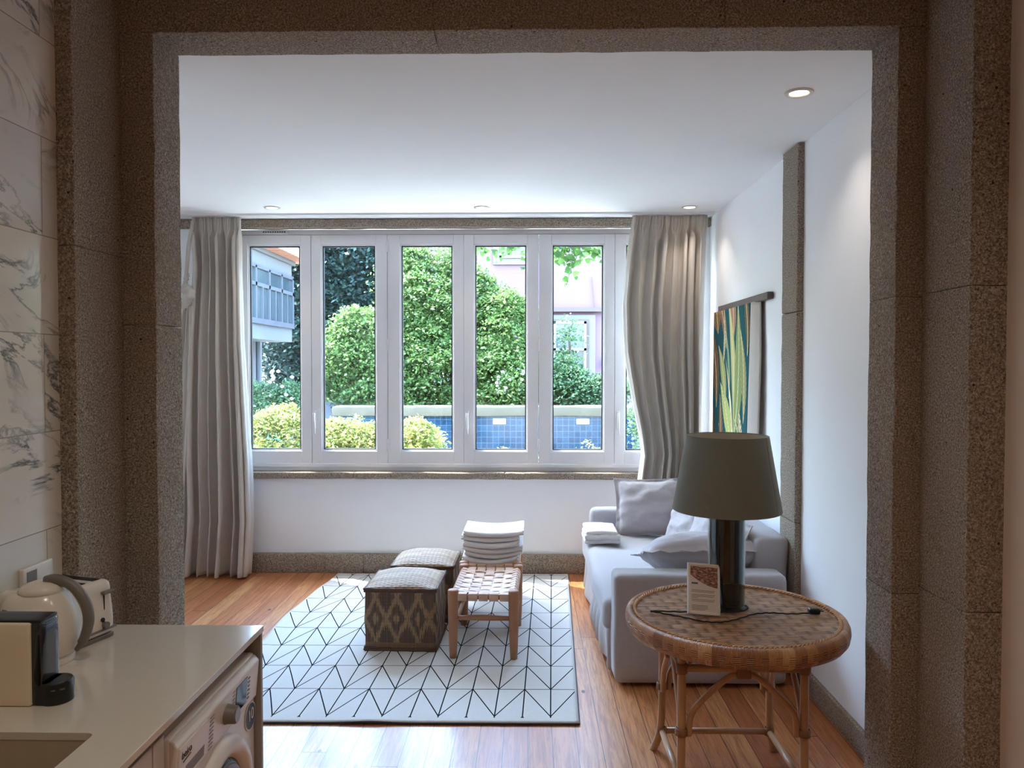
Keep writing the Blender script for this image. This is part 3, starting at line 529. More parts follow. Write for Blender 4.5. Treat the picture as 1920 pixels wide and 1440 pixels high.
# ------------------------------------------------------------------ woven leather stools
def make_stool(label):
    W, D, H = .37, .60, .40; t = thing('woven_stool', label, 'stool', (0, 0, 0), 'woven strap stools on the rug', local=True)
    for sx in (-1, 1):
        for sy in (-1, 1):
            x, y = sx * W / 2, sy * D / 2; m = MB()
            prof = [(0, .022), (.08, .026), (.2, .030), (.32, .032), (.385, .033), (H + .012, .033), (H + .018, .028), (H + .020, .012)]
            m.tube([(x * (1.0 + .0 * z), y, z) for z, r in prof], [r for z, r in prof], 16); m.build('leg', M['stoolwood'], t, smooth=True)
    for sy in (-1, 1):
        m = MB(); m.tube([(-W / 2, sy * D / 2, .245), (0, sy * D / 2, .248), (W / 2, sy * D / 2, .245)], [.013, .018, .013], 10); m.build('stretcher', M['stoolwood'], t, smooth=True)
        m = MB(); m.tube([(-W / 2, sy * D / 2, .375), (W / 2, sy * D / 2, .375)], .016, 10); m.build('seat_rail', M['stoolwood'], t, smooth=True)
    for sx in (-1, 1):
        m = MB(); m.tube([(sx * W / 2, -D / 2, .175), (sx * W / 2, D / 2, .175)], .014, 10); m.build('stretcher', M['stoolwood'], t, smooth=True)
        m = MB(); m.tube([(sx * W / 2, -D / 2, .375), (sx * W / 2, D / 2, .375)], .017, 10); m.build('seat_rail', M['stoolwood'], t, smooth=True)
    nr, nc = 10, 5; m = MB(); pr = (D - .06) / nr; pc = (W - .05) / nc
    def sag(x, y): return .404 - .034 * (1 - (2 * x / W) ** 2) * (1 - .55 * (2 * y / D) ** 2)
    def ribbon(P, side, w, th=.003):
        vs = []; n = len(P)
        for i, p in enumerate(P):
            a = Vector(P[min(i + 1, n - 1)]) - Vector(P[max(i - 1, 0)]); nrm = a.cross(side).normalized()
            for s_, q in ((-1, -1), (1, -1), (1, 1), (-1, 1)): vs.append(Vector(p) + side * (s_ * w / 2) + nrm * (q * th / 2))
        fs = [(i * 4 + k, i * 4 + (k + 1) % 4, (i + 1) * 4 + (k + 1) % 4, (i + 1) * 4 + k) for i in range(n - 1) for k in range(4)] + [(3, 2, 1, 0), tuple((n - 1) * 4 + k for k in range(4))]
        m.add(vs, fs)
    for r_ in range(nr):
        y = -D / 2 + .03 + pr * (r_ + .5); P = [(-W / 2 - .019, y, .362), (-W / 2 - .021, y, .378), (-W / 2 - .012, y, .395)]
        for i in range(61):
            x = -W / 2 + W * i / 60; u = (x + W / 2 - .025) / pc; k = math.sin(PI * u) * (1 if r_ % 2 == 0 else -1) if 0 < u < nc else 0; k = abs(math.sin(PI * u)) * (1 if (int(u) + r_) % 2 == 0 else -1) if 0 < u < nc else .4
            P.append((x, y, sag(x, y) + .0042 * k))
        P += [(W / 2 + .012, y, .395), (W / 2 + .021, y, .378), (W / 2 + .019, y, .362)]; ribbon(P, Vector((0, 1, 0)), pr * .80)
    for c_ in range(nc):
        x = -W / 2 + .025 + pc * (c_ + .5); P = [(x, -D / 2 - .010, .352), (x, -D / 2 - .020, .372), (x, -D / 2 - .012, .395)]
        for i in range(101):
            y = -D / 2 + D * i / 100; u = (y + D / 2 - .03) / pr; k = abs(math.sin(PI * u)) * (-1 if (int(u) + c_) % 2 == 0 else 1) if 0 < u < nr else .4; P.append((x, y, sag(x, y) + .0042 * k))
        P += [(x, D / 2 + .012, .395), (x, D / 2 + .020, .372), (x, D / 2 + .010, .352)]; ribbon(P, Vector((1, 0, 0)), pc * .86)
    m.build('woven_seat', M['leather'], t); return t
st = make_stool('wooden stool with woven leather strap seat, the nearer one with its seat bare'); st.location = (-.262, 4.965, .0138); st.rotation_euler = (0, 0, -.03)
copy_tree(st, (-.258, 5.645, .0138), -.01, 'wooden stool with woven strap seat behind the bare one, carrying the folded towels', 'woven strap stools on the rug')
# folded towels on the far stool
TL = ['white folded towel at the very bottom of the stack on the stool', 'white folded towel second from the bottom of the stack on the stool', 'white folded towel third from the bottom of the stool stack', 'white folded towel third from the top of the stool stack', 'white folded towel second from the top of the stool stack', 'white folded towel on top of the stack on the stool, brightly lit']
zt = .428
for i in range(6):
    sag = .040 * (1 - i / 9); W = .40 + .015 * (i % 3); Y0 = 5.40 + .012 * ((i * 5) % 3); dx = .008 * ((i * 3) % 4 - 1.5); m = MB(); seed = i * 4.7
    cx = -.255 + dx; T = .034
    def base(x, i=i, sag=sag): return -sag * (1 - min(1, (abs(x) / .21)) ** 2)
    for k, (za, zb_) in enumerate(((0, .0155), (.0165, .033))):
        mm = MB(); mm.rbox(-W / 2 + .004 * k, W / 2, Y0 + .004 * k, Y0 + .36, za, zb_, .02, .0, .0075, 0)
        mm.v = [(x + cx, y + .004 * noise.noise(Vector((x * 8, z * 30, seed))), zt + z + base(x) + .0025 * noise.noise(Vector((x * 12 + seed, y * 6, z * 9)))) for x, y, z in mm.v]; m.add(mm.v, mm.f)
    # the rounded fold joining the two layers
    P = [(cx - W / 2 + .01 + (W - .02) * j / 24, Y0 + .010 + .003 * noise.noise(Vector((j * .4, seed, 0))), zt + .0165 + base(-W / 2 + .01 + (W - .02) * j / 24)) for j in range(25)]; m.tube(P, .0155, 10)
    o = m.build('folded_towel', M['towel'], smooth=True); tag(o, TL[i], 'towel', 'folded towels stacked on the far stool'); zt += T + .0005

# ------------------------------------------------------------------ curtains
def curtain(edges, yb, nf, seed, amp=.035, ztop=3.04):
    """edges: list of (z, xl, xr); deep folds that drift, gathered by a pencil-pleat header"""
    E = sorted(edges); zs = [e[0] for e in E]
    def ed(z):
        return np.interp(z, zs, [e[1] for e in E]), np.interp(z, zs, [e[2] for e in E])
    r = random.Random(seed); W = [r.uniform(.4, 1.8) for _ in range(nf)]; tot = sum(W); cuts = [0]
    for w_ in W: cuts.append(cuts[-1] + w_ / tot)
    dep = [r.uniform(.55, 1.25) for _ in range(nf)]
    def fold(u, z):
        u2 = min(.9999, max(0, u + .012 * math.sin(z * 2.1 + u * 9 + seed) * math.sin(PI * u)))
        k = 0
        while k < nf - 1 and u2 > cuts[k + 1]: k += 1
        q = (u2 - cuts[k]) / (cuts[k + 1] - cuts[k]); a = math.sin(PI * q) ** 1.0
        return (a * 2 - 1) * dep[k], math.sin(2 * PI * q) * dep[k]
    zb = E[0][0]
    def P(a, c):
        z = zb + (ztop - zb) * c; l, r_ = ed(z); f, s_ = fold(a, z); top = smoothstep(ztop - .20, ztop - .09, z); wd = (r_ - l)
        am = amp * (.75 + .35 * smoothstep(2.2, .4, z)) * (1 - .75 * top)
        hp = .008 * math.sin(a * 2 * PI * nf * 3.0) * top * (1.0 if z < ztop - .02 else .4)
        x = l + wd * a + s_ * wd / nf * .36 * (1 - top) + .004 * noise.noise(Vector((a * 14, z * 3, seed))); y = yb - f * am + hp + .01 * noise.noise(Vector((a * 6, z * 1.3, seed + 5)))
        if abs(z - (ztop - .125)) < .02: y += .006
        zz = z + (.010 * noise.noise(Vector((a * 9, 2, seed))) if c < .02 else 0)
        return (x, y, zz)
    m = MB(); m.grid(P, nf * 22, 90); return m
t = thing('curtain', 'long taupe linen curtain hanging at the left end of the window down to the floor', 'curtain', (-2.65, 6.45, 0), 'linen curtains at the window')
m = curtain([(.02, -2.90, -2.36), (.5, -2.86, -2.33), (1.0, -2.87, -2.345), (1.5, -2.86, -2.37), (2.0, -2.84, -2.395), (2.6, -2.80, -2.41), (3.04, -2.82, -2.405)], 6.45, 7, 3, .07)
m.build('drape', M['curtain'], t, smooth=True, thick=.003)
m = curtain([(.06, -3.10, -2.88), (.7, -3.06, -2.86), (1.4, -2.99, -2.82), (1.9, -2.93, -2.80), (2.2, -2.89, -2.80), (2.34, -2.865, -2.815), (2.40, -2.85, -2.82)], 6.39, 3, 9, .022, 2.40)
m.build('gathered_side', M['curtain'], t, smooth=True, thick=.003)
m = MB(); P = spline([(-2.875, 6.40, 2.26), (-2.83, 6.36, 2.33), (-2.80, 6.35, 2.385), (-2.835, 6.37, 2.44), (-2.845, 6.39, 2.50), (-2.835, 6.40, 2.56)], 8); m.tube(P, [.018 + .030 * math.sin(PI * min(1, i / 30)) + .006 * math.sin(i * 1.9) for i in range(len(P))], 18)
m.v = [tuple(Vector(v) + noise.noise_vector(Vector(v) * 22) * .010) for v in m.v]; m.build('knot', M['curtain'], t, smooth=True)
m = MB(); P = spline([(-2.85, 6.39, 2.46), (-2.835, 6.39, 2.6), (-2.82, 6.40, 2.8), (-2.79, 6.42, 3.0)], 26); m.tube(P, [.013 + .006 * (i % 2) for i in range(len(P))], 8); m.build('ruffled_edge', M['curtain'], t, smooth=True)
t = thing('curtain', 'taupe linen curtain at the right end of the window, gathered behind the sofa', 'curtain', (1.2, 6.45, .8), 'linen curtains at the window')
m = curtain([(.55, .955, 1.45), (.84, .92, 1.44), (1.05, .95, 1.445), (1.2, .93, 1.45), (1.5, .87, 1.455), (1.9, .80, 1.46), (2.3, .785, 1.465), (2.7, .82, 1.475), (3.04, .865, 1.485)], 6.45, 8, 25, .068)
m.build('drape', M['curtain'], t, smooth=True, thick=.003)
m = MB(); m.box(-3.1, 1.53, 6.38, 6.45, 3.035, 3.05); o = m.build('curtain_track', M['upvc']); tag(o, 'slim white ceiling track that both window curtains hang from', 'curtain track')

# ------------------------------------------------------------------ sofa
t = thing('sofa', 'grey linen slipcovered sofa along the white side wall', 'sofa', (1.0, 5.25, 0))
def soft(name, x0, x1, y0, y1, z0, z1, r, amp, seed, nf=4.0, seg=.035, mat='sofa', parent=t, fn=None):
    m = MB(); m.rbox(x0, x1, y0, y1, z0, z1, seg, amp, r, seed, nf)
    if fn: m.v = [fn(*v) for v in m.v]
    return m.build(name, M[mat], parent, smooth=True)
soft('near_arm', .48, 1.44, 4.275, 4.47, .02, .632, .035, .006, 1)
soft('far_arm', .50, 1.42, 6.17, 6.345, .02, .645, .05, .010, 2)
soft('backrest', 1.31, 1.505, 4.475, 6.345, .02, .80, .045, .008, 3, fn=lambda x, y, z: (x + .04 * max(0, z - .5), y, z))
def wr_(x, y, z):
    k = smoothstep(.42, .05, z); return (x - .028 * k * (.5 + .5 * math.sin(y * 22 + 3 * math.sin(y * 5))) - .010 * k + (.008 * math.sin(z * 14 + y * 3)), y, z)
soft('skirt', .475, 1.30, 4.46, 6.19, .015, .40, .03, .005, 4, fn=wr_)
def seatf(x, y, z):
    e = smoothstep(.62, .42, x); return (x, y, z + .014 * noise.noise(Vector((x * 3, y * 2.2, 3))) - .03 * e * 0 + .006 * math.sin(y * 9 + x * 4))
soft('seat_cushion', .435, 1.30, 4.455, 6.185, .26, .455, .055, .012, 5, 3.0, fn=seatf)
def pillow(name, label, W, H, T, loc, rot, seed, group='linen cushions on the sofa'):
    th = thing(name, label, 'cushion', loc, group, local=True); th.rotation_euler = rot
    def pt(a, c, sg):
        u, v = a * 2 - 1, c * 2 - 1; F = .90; k = max(0, 1 - abs(u / F) ** 2.4) * max(0, 1 - abs(v / F) ** 2.4); th_ = T / 2 * k ** .5
        pin = 1 - .07 * (1 - u * u) * abs(v) ** 3; pin2 = 1 - .07 * (1 - v * v) * abs(u) ** 3
        edge = max(abs(u), abs(v)); wob = .012 * noise.noise(Vector((u * 3 + seed, v * 3, 2))) + (.016 * noise.noise(Vector((u * 6, v * 6, seed))) if edge > .85 else 0)
        wr = (.009 * noise.noise(Vector((u * 2.4 + seed, v * 3.5, sg))) + .0035 * noise.noise(Vector((u * 6, v * 8 + seed, sg)))) * min(1, k * 3)
        return (u * W / 2 * pin2, sg * th_ + wob + sg * wr + sg * .0015, v * H / 2 * pin)
    m = MB(); m.grid(lambda a, c: pt(a, c, -1), 44, 44); m.grid(lambda a, c: pt(1 - a, c, 1), 44, 44); m.build('cover', M['pillow'], th, smooth=True)
    P = []
    for k in range(4):
        for i in range(16):
            q = i / 16; a, c = ((q, 0), (1, q), (1 - q, 1), (0, 1 - q))[k]; P.append(pt(a, c, 0))
    P.append(P[0]); MB().tube(P, .0032, 6, False).build('flange_edge', M['pillow'], th, smooth=True); return th
R_ = math.radians
pillow('cushion', 'large grey linen cushion leaning on the far arm of the sofa under the right curtain', .60, .46, .17, (.975, 6.06, .685), (R_(-16), R_(-3), R_(-12)), 1)
pillow('cushion', 'grey linen cushion in the middle of the sofa, just right of the large far cushion', .55, .42, .15, (1.17, 5.62, .64), (R_(-20), 0, R_(-72)), 2)
pillow('cushion', 'pale grey cushion leaning on the backrest behind the lamp column', .55, .45, .15, (1.19, 5.12, .655), (R_(-22), 0, R_(-80)), 3)
pillow('cushion', 'wide brown-grey cushion with flanged edge lying against the near arm behind the lamp', .80, .46, .25, (1.06, 4.70, .655), (R_(74), R_(0), R_(2)), 4)
pillow('cushion', 'small-looking grey cushion at the near corner of the backrest, right of the lamp column', .46, .42, .13, (1.22, 4.78, .66), (R_(-24), 0, R_(-86)), 5)
# folded throw on the far seat corner
m = MB()
for k, (za, zb_) in enumerate(((0, .030), (.031, .062), (.063, .094))):
    mm = MB(); mm.rbox(-.135 + .004 * k, .135 - .01 * k, -.17 + .006 * ((k * 2) % 3), .17, za, zb_, .025, .004, .014, 8 + k, 8.0); m.add([(x + .555, y + 5.90, z + .466 - .02 * max(0, -x * 4) * 0 + .004 * math.sin(x * 20 + k)) for x, y, z in mm.v], mm.f)
m.tube([(.425 + .26 * j / 14, 5.742, .515 + .003 * math.sin(j)) for j in range(15)], .022, 8)
o = m.build('folded_throw', M['towel'], smooth=True); tag(o, 'white folded throw lying on the far front corner of the sofa seat', 'throw blanket')

# ------------------------------------------------------------------ tapestry on the right wall
t = thing('wall_hanging', 'teal botanical wall hanging on a dark wooden rod above the sofa', 'wall hanging', (1.52, 5.6, 2.2))
m = MB(); m.rbox(1.505, 1.545, 4.915, 6.175, 2.215, 2.262, .1, .001, .006, 2); m.build('rod', M['rodwood'], t, smooth=True)
def cl(a, c, y0, y1):
    y = y0 + (y1 - y0) * a; z = 1.05 + (2.222 - 1.05) * c; return y, z
def cloth(a, c):
    y = 6.27 - a * 1.0; z = 1.02 + 1.20 * c; k = 1 - c; x = 1.506 - .028 * k * math.sin(PI * min(1, a * 1.2)) - .02 * (a ** 2) * k - .018 * math.exp(-(a / .08) ** 2) * (1 - c * .5); return (x, y + .02 * k * a, z)
m = MB(); m.grid(cloth, 30, 40, lambda a, c: (a, c * 1.15)); m.build('printed_cloth', M['tap'], t, smooth=True, thick=.003)
def strip(a, c):
    k = 1 - c; p = cloth(1, c); return (p[0] - .010 * math.sin(PI * a) + .020 * a, p[1] - a * (.17 + .05 * k) + .01 * math.sin(c * 7) * a, p[2])
m = MB(); m.grid(strip, 8, 40); m.build('folded_border', M['clothback'], t, smooth=True, thick=.003)

# ------------------------------------------------------------------ rattan table
CX, CY, R = .885, 3.315, .462; ZT = .735
t = thing('rattan_table', 'round woven rattan side table on pole legs, holding the lamp', 'table', (CX, CY, 0))
m = MB(); NR, NA = 26, 96
vs = [(CX, CY, ZT - .002)]; 
for i in range(1, NR + 1):
    for k in range(NA):
        a = 2 * PI * k / NA; r = (R - .028) * i / NR; vs.append((CX + r * math.cos(a), CY + r * math.sin(a), ZT - .002 + .002 * noise.noise(Vector((r * math.cos(a) * 20, r * math.sin(a) * 20, 0)))))
fs = [(0, 1 + k, 1 + (k + 1) % NA) for k in range(NA)] + [(1 + i * NA + k, 1 + i * NA + (k + 1) % NA, 1 + (i + 1) * NA + (k + 1) % NA, 1 + (i + 1) * NA + k)[::-1] for i in range(NR - 1) for k in range(NA)]
fs = [f for f in fs]; ca, sa = math.cos(.06), math.sin(.06)
m.add(vs, fs, [[((vs[q][0]) * ca + vs[q][1] * sa, -vs[q][0] * sa + vs[q][1] * ca) for q in f] for f in fs]); m.build('woven_top', M['rtop'], t, smooth=True)
prof = [(R - .034, -.002), (R - .030, .004), (R - .020, .007), (R - .008, .001), (R - .001, -.014), (R + .001, -.032), (R - .004, -.058), (R - .016, -.074), (R - .040, -.078), (R - .06, -.070), (R - .06, -.02)]
m = MB(); NA = 160; vs = []; fs = []; us = []; vl = [0]
for i in range(1, len(prof)): vl.append(vl[-1] + math.dist(prof[i], prof[i - 1]))
for r, z in prof:
    for k in range(NA + 1): a = 2 * PI * k / NA; vs.append((CX + r * math.cos(a), CY + r * math.sin(a), ZT + z))
for i in range(len(prof) - 1):
    for k in range(NA):
        fs.append((i * (NA + 1) + k, i * (NA + 1) + k + 1, (i + 1) * (NA + 1) + k + 1, (i + 1) * (NA + 1) + k)[::-1]); s_ = 2 * PI * R / NA; us.append([(k * s_, vl[i]), ((k + 1) * s_, vl[i]), ((k + 1) * s_, vl[i + 1]), (k * s_, vl[i + 1])][::-1])
m.add(vs, fs, us); m.build('woven_rim', M['rrim'], t, smooth=True)
m = MB()
for ph in (0, PI):
    P = []; n = 620
    for i in range(n + 1):
        a = 2 * PI * i / n; q = a * 70 + ph; rr = R - .040 + .0050 * math.cos(q); P.append((CX + rr * math.cos(a), CY + rr * math.sin(a), ZT + .002 + .0045 * math.sin(q)))
    m.tube(P, .0038, 5, False)
m.build('braided_ring', M['braid'], t, smooth=True)
MB().lathe([(.0001, -.03), (R - .06, -.03), (R - .06, -.045), (.0001, -.045)], (CX, CY, ZT), 60).build('underboard', M['binding'], t)
hx, hy = .247, .225; FX, FY = .868, 3.335
corners = [(FX - hx, FY - hy), (FX + hx, FY - hy), (FX + hx, FY + hy), (FX - hx, FY + hy)]
for x, y in corners:
    sx = -1 if x < FX else 1; sy = -1 if y < FY else 1
    m = MB(); m.tube(spline([(x + sx * .035, y + sy * .03, .0), (x + sx * .008, y + sy * .006, .10), (x, y, .25), (x, y, ZT - .045)], 6), .0175, 12); m.build('leg', M['rattan'], t, smooth=True)
def rail(a, b, z, r=.0155, name='rail'): MB().tube([(a[0], a[1], z), (b[0], b[1], z)], r, 12).build(name, M['rattan'], t, smooth=True)
def lash(c, z, r=.024, h=.022): MB().lathe([(r * .8, -h), (r, -h * .8), (r, h * .8), (r * .8, h)], (c[0], c[1], z), 16).build('binding', M['binding'], t, smooth=True)
for k in range(4):
    a, b_ = corners[k], corners[(k + 1) % 4]; rail(a, b_, .575); rail(a, b_, .105 if k != 0 else .105, .014, 'stretcher')
    d = Vector((b_[0] - a[0], b_[1] - a[1], 0)); L = d.length; d.normalize(); inn = Vector((-d.y, d.x, 0)) * .0
    A = Vector((a[0], a[1], 0)) + d * .030; B = Vector((b_[0], b_[1], 0)) - d * .030; C = (A + B) / 2
    P = spline([A + Vector((0, 0, .30)), A + d * .012 + Vector((0, 0, .39)), A + d * (L * .17) + Vector((0, 0, .475)), C - d * .05 + Vector((0, 0, .543)), C + Vector((0, 0, .550)), C + d * .05 + Vector((0, 0, .543)), B - d * (L * .17) + Vector((0, 0, .475)), B - d * .012 + Vector((0, 0, .39)), B + Vector((0, 0, .30))], 6)
    MB().tube(P, .0125, 10).build('arch_brace', M['rattan'], t, smooth=True)
    mb = MB(); mb.rbox(C.x - .03, C.x + .03, C.y - .022, C.y + .022, .535, .60, .02, .001, .01, 3); mb.build('binding', M['binding'], t, smooth=True)
    lash(a, .575); lash((a[0] + 0, a[1]), .315, .026, .016); lash(a, .105, .023, .018)
    # slim diagonal struts up to the top
    for s_, e in ((A, d), (B, -d)): MB().tube([(s_.x, s_.y, .59), (s_.x + e.x * .07, s_.y + e.y * .07, ZT - .05)], .006, 8).build('strut', M['rattan'], t, smooth=True)

# ------------------------------------------------------------------ table lamp with cord
LX, LY = .872, 3.40; ZB = ZT + .004
t = thing('table_lamp', 'tall table lamp with glossy black column and dark olive shade', 'lamp', (LX, LY, ZB))
m = MB().lathe([(.0001, .008), (.076, .008), (.077, .014), (.077, .40), (.0745, .405), (.070, .400), (.070, .385), (.0001, .385)], (LX, LY, ZB), 64); m.build('column', M['black'], t, smooth=False, angle=.6)
MB().lathe([(.0001, .0), (.084, .0), (.084, .010), (.0785, .012), (.0001, .012)], (LX, LY, ZB), 64).build('foot', M['clear'], t, angle=.6)
MB().lathe([(.078, .012), (.0805, .012), (.0805, .400), (.078, .400)], (LX, LY, ZB), 64, True).build('sleeve', M['clear'], t, angle=.6)
m = MB(); m.tube([(LX, LY, ZB + .385), (LX, LY, ZB + .52)], .008); m.tube([(LX, LY, ZB + .40), (LX, LY, ZB + .44)], .017, 12); m.tube([(LX - .16, LY, ZB + .70), (LX + .16, LY, ZB + .70)], .002, 6); m.tube([(LX, LY - .16, ZB + .70), (LX, LY + .16, ZB + .70)], .002, 6); m.tube([(LX, LY, ZB + .52), (LX, LY, ZB + .70)], .004, 6)
m.build('stem', M['brass'], t, smooth=True)
z0, z1, r0, r1 = .425, .752, .232, .176
m = MB().lathe([(r0, z0), (r0 + .0012, z0 + .004), (r1 + .0012, z1 - .004), (r1, z1), (r1 - .003, z1 - .004), (r0 - .003, z0 + .004)], (LX, LY, ZB), 96, True)
sh = m.build('lamp_shade', M['shade'], t, angle=.8)
MB().lathe([(r0 - .0035, z0 + .004), (r1 - .0035, z1 - .004)], (LX, LY, ZB), 96).build('lining', M['shadein'], sh, smooth=True)
a = -.72; m = MB(); m.tube([(LX + (r0 + .001) * math.cos(a), LY + (r0 + .001) * math.sin(a), ZB + z0 + .003), (LX + (r1 + .001) * math.cos(a), LY + (r1 + .001) * math.sin(a), ZB + z1 - .003)], .0012, 6); m.build('seam', M['shade'], sh)
zc = ZT + .006
P = spline([(LX + .075, LY + .02, zc), (LX + .088, LY - .03, zc), (LX + .05, LY - .075, zc), (LX - .03, LY - .092, zc), (LX - .12, LY - .095, zc), (LX - .20, LY - .095, zc), (LX - .30, LY - .088, zc), (LX - .345, LY - .095, zc + .002), (LX - .30, LY - .115, zc), (LX - .22, LY - .165, zc), (LX - .15, LY - .215, zc), (LX - .08, LY - .225, zc),
            (LX + .0, LY - .185, zc), (LX + .09, LY - .118, zc), (LX + .17, LY - .100, zc), (LX + .24, LY - .112, zc), (LX + .335, LY - .098, zc)], 10)
MB().tube([(p.x, p.y, p.z + .001 * math.sin(i * 1.3)) for i, p in enumerate(P)], .0032, 7).build('cord', M['cord'], t, smooth=True)
m = MB(); m.rbox(LX - .17, LX - .10, LY - .110, LY - .082, zc - .003, zc + .013, .01, .0, .006); m.build('cord_switch', M['blackmat'], t, smooth=True)
m = MB(); m.rbox(LX + .325, LX + .372, LY - .116, LY - .080, zc - .003, zc + .022, .01, 0, .008); m.tube([(LX + .37, LY - .106, zc + .010), (LX + .387, LY - .106, zc + .010)], .0022, 6); m.tube([(LX + .37, LY - .088, zc + .010), (LX + .387, LY - .088, zc + .010)], .0022, 6); m.build('plug', M['blackmat'], t, smooth=True)

# ------------------------------------------------------------------ framed card leaning on the lamp
t = thing('framed_card', 'small white framed information card leaning against the lamp column', 'card', (.745, 3.262, ZT + .008), local=True); t.rotation_euler = (R_(-19), R_(7), R_(9))
W, H = .143, .212
m = MB(); m.box(-W / 2, W / 2, 0, .012, 0, H); card = m.build('board', M['frame'], t, bevel=.002)
m = MB(); e = .010; m.box(-W / 2, -W / 2 + e, -.004, 0, 0, H); m.box(W / 2 - e, W / 2, -.004, 0, 0, H); m.box(-W / 2, W / 2, -.004, 0, 0, e); m.box(-W / 2, W / 2, -.004, 0, H - e, H); m.build('frame', M['frame'], t, bevel=.0015)
box(-W / 2 + e, W / 2 - e, -.0012, 0, e, H - e).build('paper', M['paper'], t)
mt = NT('townscape photo'); o_ = mt.obj(); k = mt.ramp(mt.noise(mt.scale(o_, (60, 1, 160)), 1.0, 5, .7), [(.3, lin((40, 44, 40))), (.42, lin((78, 88, 74))), (.5, lin((150, 84, 66))), (.6, lin((196, 168, 156))), (.75, lin((150, 130, 128)))]); mt.color(k); mt.set(Roughness=.4)
a0, a1, h1 = -W / 2 + e, W / 2 - e, H - e
m = MB(); n = 14; vs = []
for i in range(n + 1):
    q = i / n; x = a0 + (a1 - a0) * q; zl = h1 - .040 - .050 * (1 - (1 - q) ** 1.7); vs += [(x, -.0020, zl), (x, -.0020, h1 - .004)]
m.add(vs, [(2 * i, 2 * i + 2, 2 * i + 3, 2 * i + 1) for i in range(n)]); m.build('photo_print', mt.m, t)
m = MB()
for zz, l in ((.098, .104), (.092, .100), (.080, .104), (.074, .098), (.068, .030), (.060, .104), (.054, .100), (.036, .072), (.030, .070), (.024, .072), (.018, .060)): m.box(a0 + .006, a0 + .006 + l, -.0019, -.0011, zz, zz + .0016)
m.box(a0 + .006, a0 + .034, -.0019, -.0011, .124, .131); m.build('text_lines', M['ink'], t)

# ------------------------------------------------------------------ kitchen run
ZW = .924
m = MB(); x0, x1, y0, y1 = -1.575, -.889, .2, 2.562; sx0, sx1, sy0, sy1 = -1.45, -1.03, 1.25, 1.80
# worktop slab with a cut-out for the sink
vs = [(x0, y0), (x1, y0), (x1, y1), (x0, y1)]; ins = []
rc = .02
for cx, cy, a0_ in ((sx1 - rc, sy0 + rc, -PI / 2), (sx1 - rc, sy1 - rc, 0), (sx0 + rc, sy1 - rc, PI / 2), (sx0 + rc, sy0 + rc, PI)):
    for i in range(5): a = a0_ + PI / 2 * i / 4; ins.append((cx + rc * math.cos(a), cy + rc * math.sin(a)))
bm = bmesh.new(); ov = [bm.verts.new((x, y, ZW)) for x, y in vs]; iv = [bm.verts.new((x, y, ZW)) for x, y in ins]
E = [bm.edges.new((ov[i], ov[(i + 1) % 4])) for i in range(4)] + [bm.edges.new((iv[i], iv[(i + 1) % len(iv)])) for i in range(len(iv))]
bmesh.ops.triangle_fill(bm, use_beauty=True, edges=E); bmesh.ops.recalc_face_normals(bm, faces=bm.faces)
if bm.faces[0].normal.z < 0: bmesh.ops.reverse_faces(bm, faces=bm.faces)
ret = bmesh.ops.extrude_face_region(bm, geom=list(bm.faces)); bmesh.ops.translate(bm, vec=(0, 0, -.020), verts=[g for g in ret['geom'] if isinstance(g, bmesh.types.BMVert)])
bmesh.ops.recalc_face_normals(bm, faces=bm.faces); me = bpy.data.meshes.new('worktop'); bm.to_mesh(me); bm.free(); o = bpy.data.objects.new('worktop', me); COL.objects.link(o); me.materials.append(M['worktop'])
md = o.modifiers.new('b', 'BEVEL'); md.width = .0015; md.segments = 2; md.limit_method = 'ANGLE'
tag(o, 'glossy beige-white quartz worktop running along the marble wall', 'worktop')
m = MB(); m.rbox(sx0 - .012, sx1 + .012, sy0 - .012, sy1 + .012, .70, .9035, .05, 0, .02)
bs = MB(); th_ = .012
bs.box(sx0 - th_, sx1 + th_, sy0 - th_, sy0 - .001, .72, .9035); bs.box(sx0 - th_, sx1 + th_, sy1 + .001, sy1 + th_, .72, .9035); bs.box(sx0 - th_, sx0 - .001, sy0, sy1, .72, .9035); bs.box(sx1 + .001, sx1 + th_, sy0, sy1, .72, .9035)
t = thing('sink', 'beige undermounted sink sunk into the worktop', 'sink', (-1.24, 1.52, .72)); bs.build('basin_walls', M['sink'], t); box(sx0 - th_, sx1 + th_, sy0 - th_, sy1 + th_, .708, .72).build('basin_floor', M['sink'], t)
MB().lathe([(.0001, .004), (.03, .004), (.036, .0005)], (-1.24, 1.5, .72), 32).build('drain', M['chrome'], t, smooth=True)
t = thing('base_cabinet', 'plain off-white base cabinet beside the washing machine under the worktop', 'cabinet', (-1.2, 1.0, 0))
b = MB(); b.box(-1.56, -.945, .25, 1.20, .10, .903); b.box(-1.56, -.945, 1.85, 1.915, .10, .903); b.box(-1.56, -.945, 1.20, 1.85, .10, .68); b.box(-.99, -.945, 1.20, 1.85, .68, .903); b.build('carcass', M['cab'], t)
box(-1.5, -.99, .25, 1.915, .0, .10).build('plinth', M['channel'], t); box(-.944, -.925, .25, 1.917, .872, .901).build('handle_channel', M['channel'], t)
for a, c in ((.255, .79), (.795, 1.32), (1.325, 1.857)): box(-.944, -.922, a, c, .105, .862).build('door', M['cab'], t, bevel=.002)
box(-.944, -.922, 1.862, 1.918, .105, .862).build('filler_panel', M['cab'], t, bevel=.001)
o = box(-1.56, -.893, 2.545, 2.562, 0, .903).build('end_panel', M['panel'], bevel=.001); tag(o, 'grey end panel closing the kitchen run past the washing machine', 'panel')
# washing machine
t = thing('washing_machine', 'white front-loading washing machine built in under the worktop', 'washing machine', (-1.2, 2.23, 0))
XF = -.912; A, B = 1.930, 2.535
body = MB(); body.rbox(-1.53, XF, A, B, .015, .845, .1, 0, .010); body.build('body', M['white'], t, smooth=True)
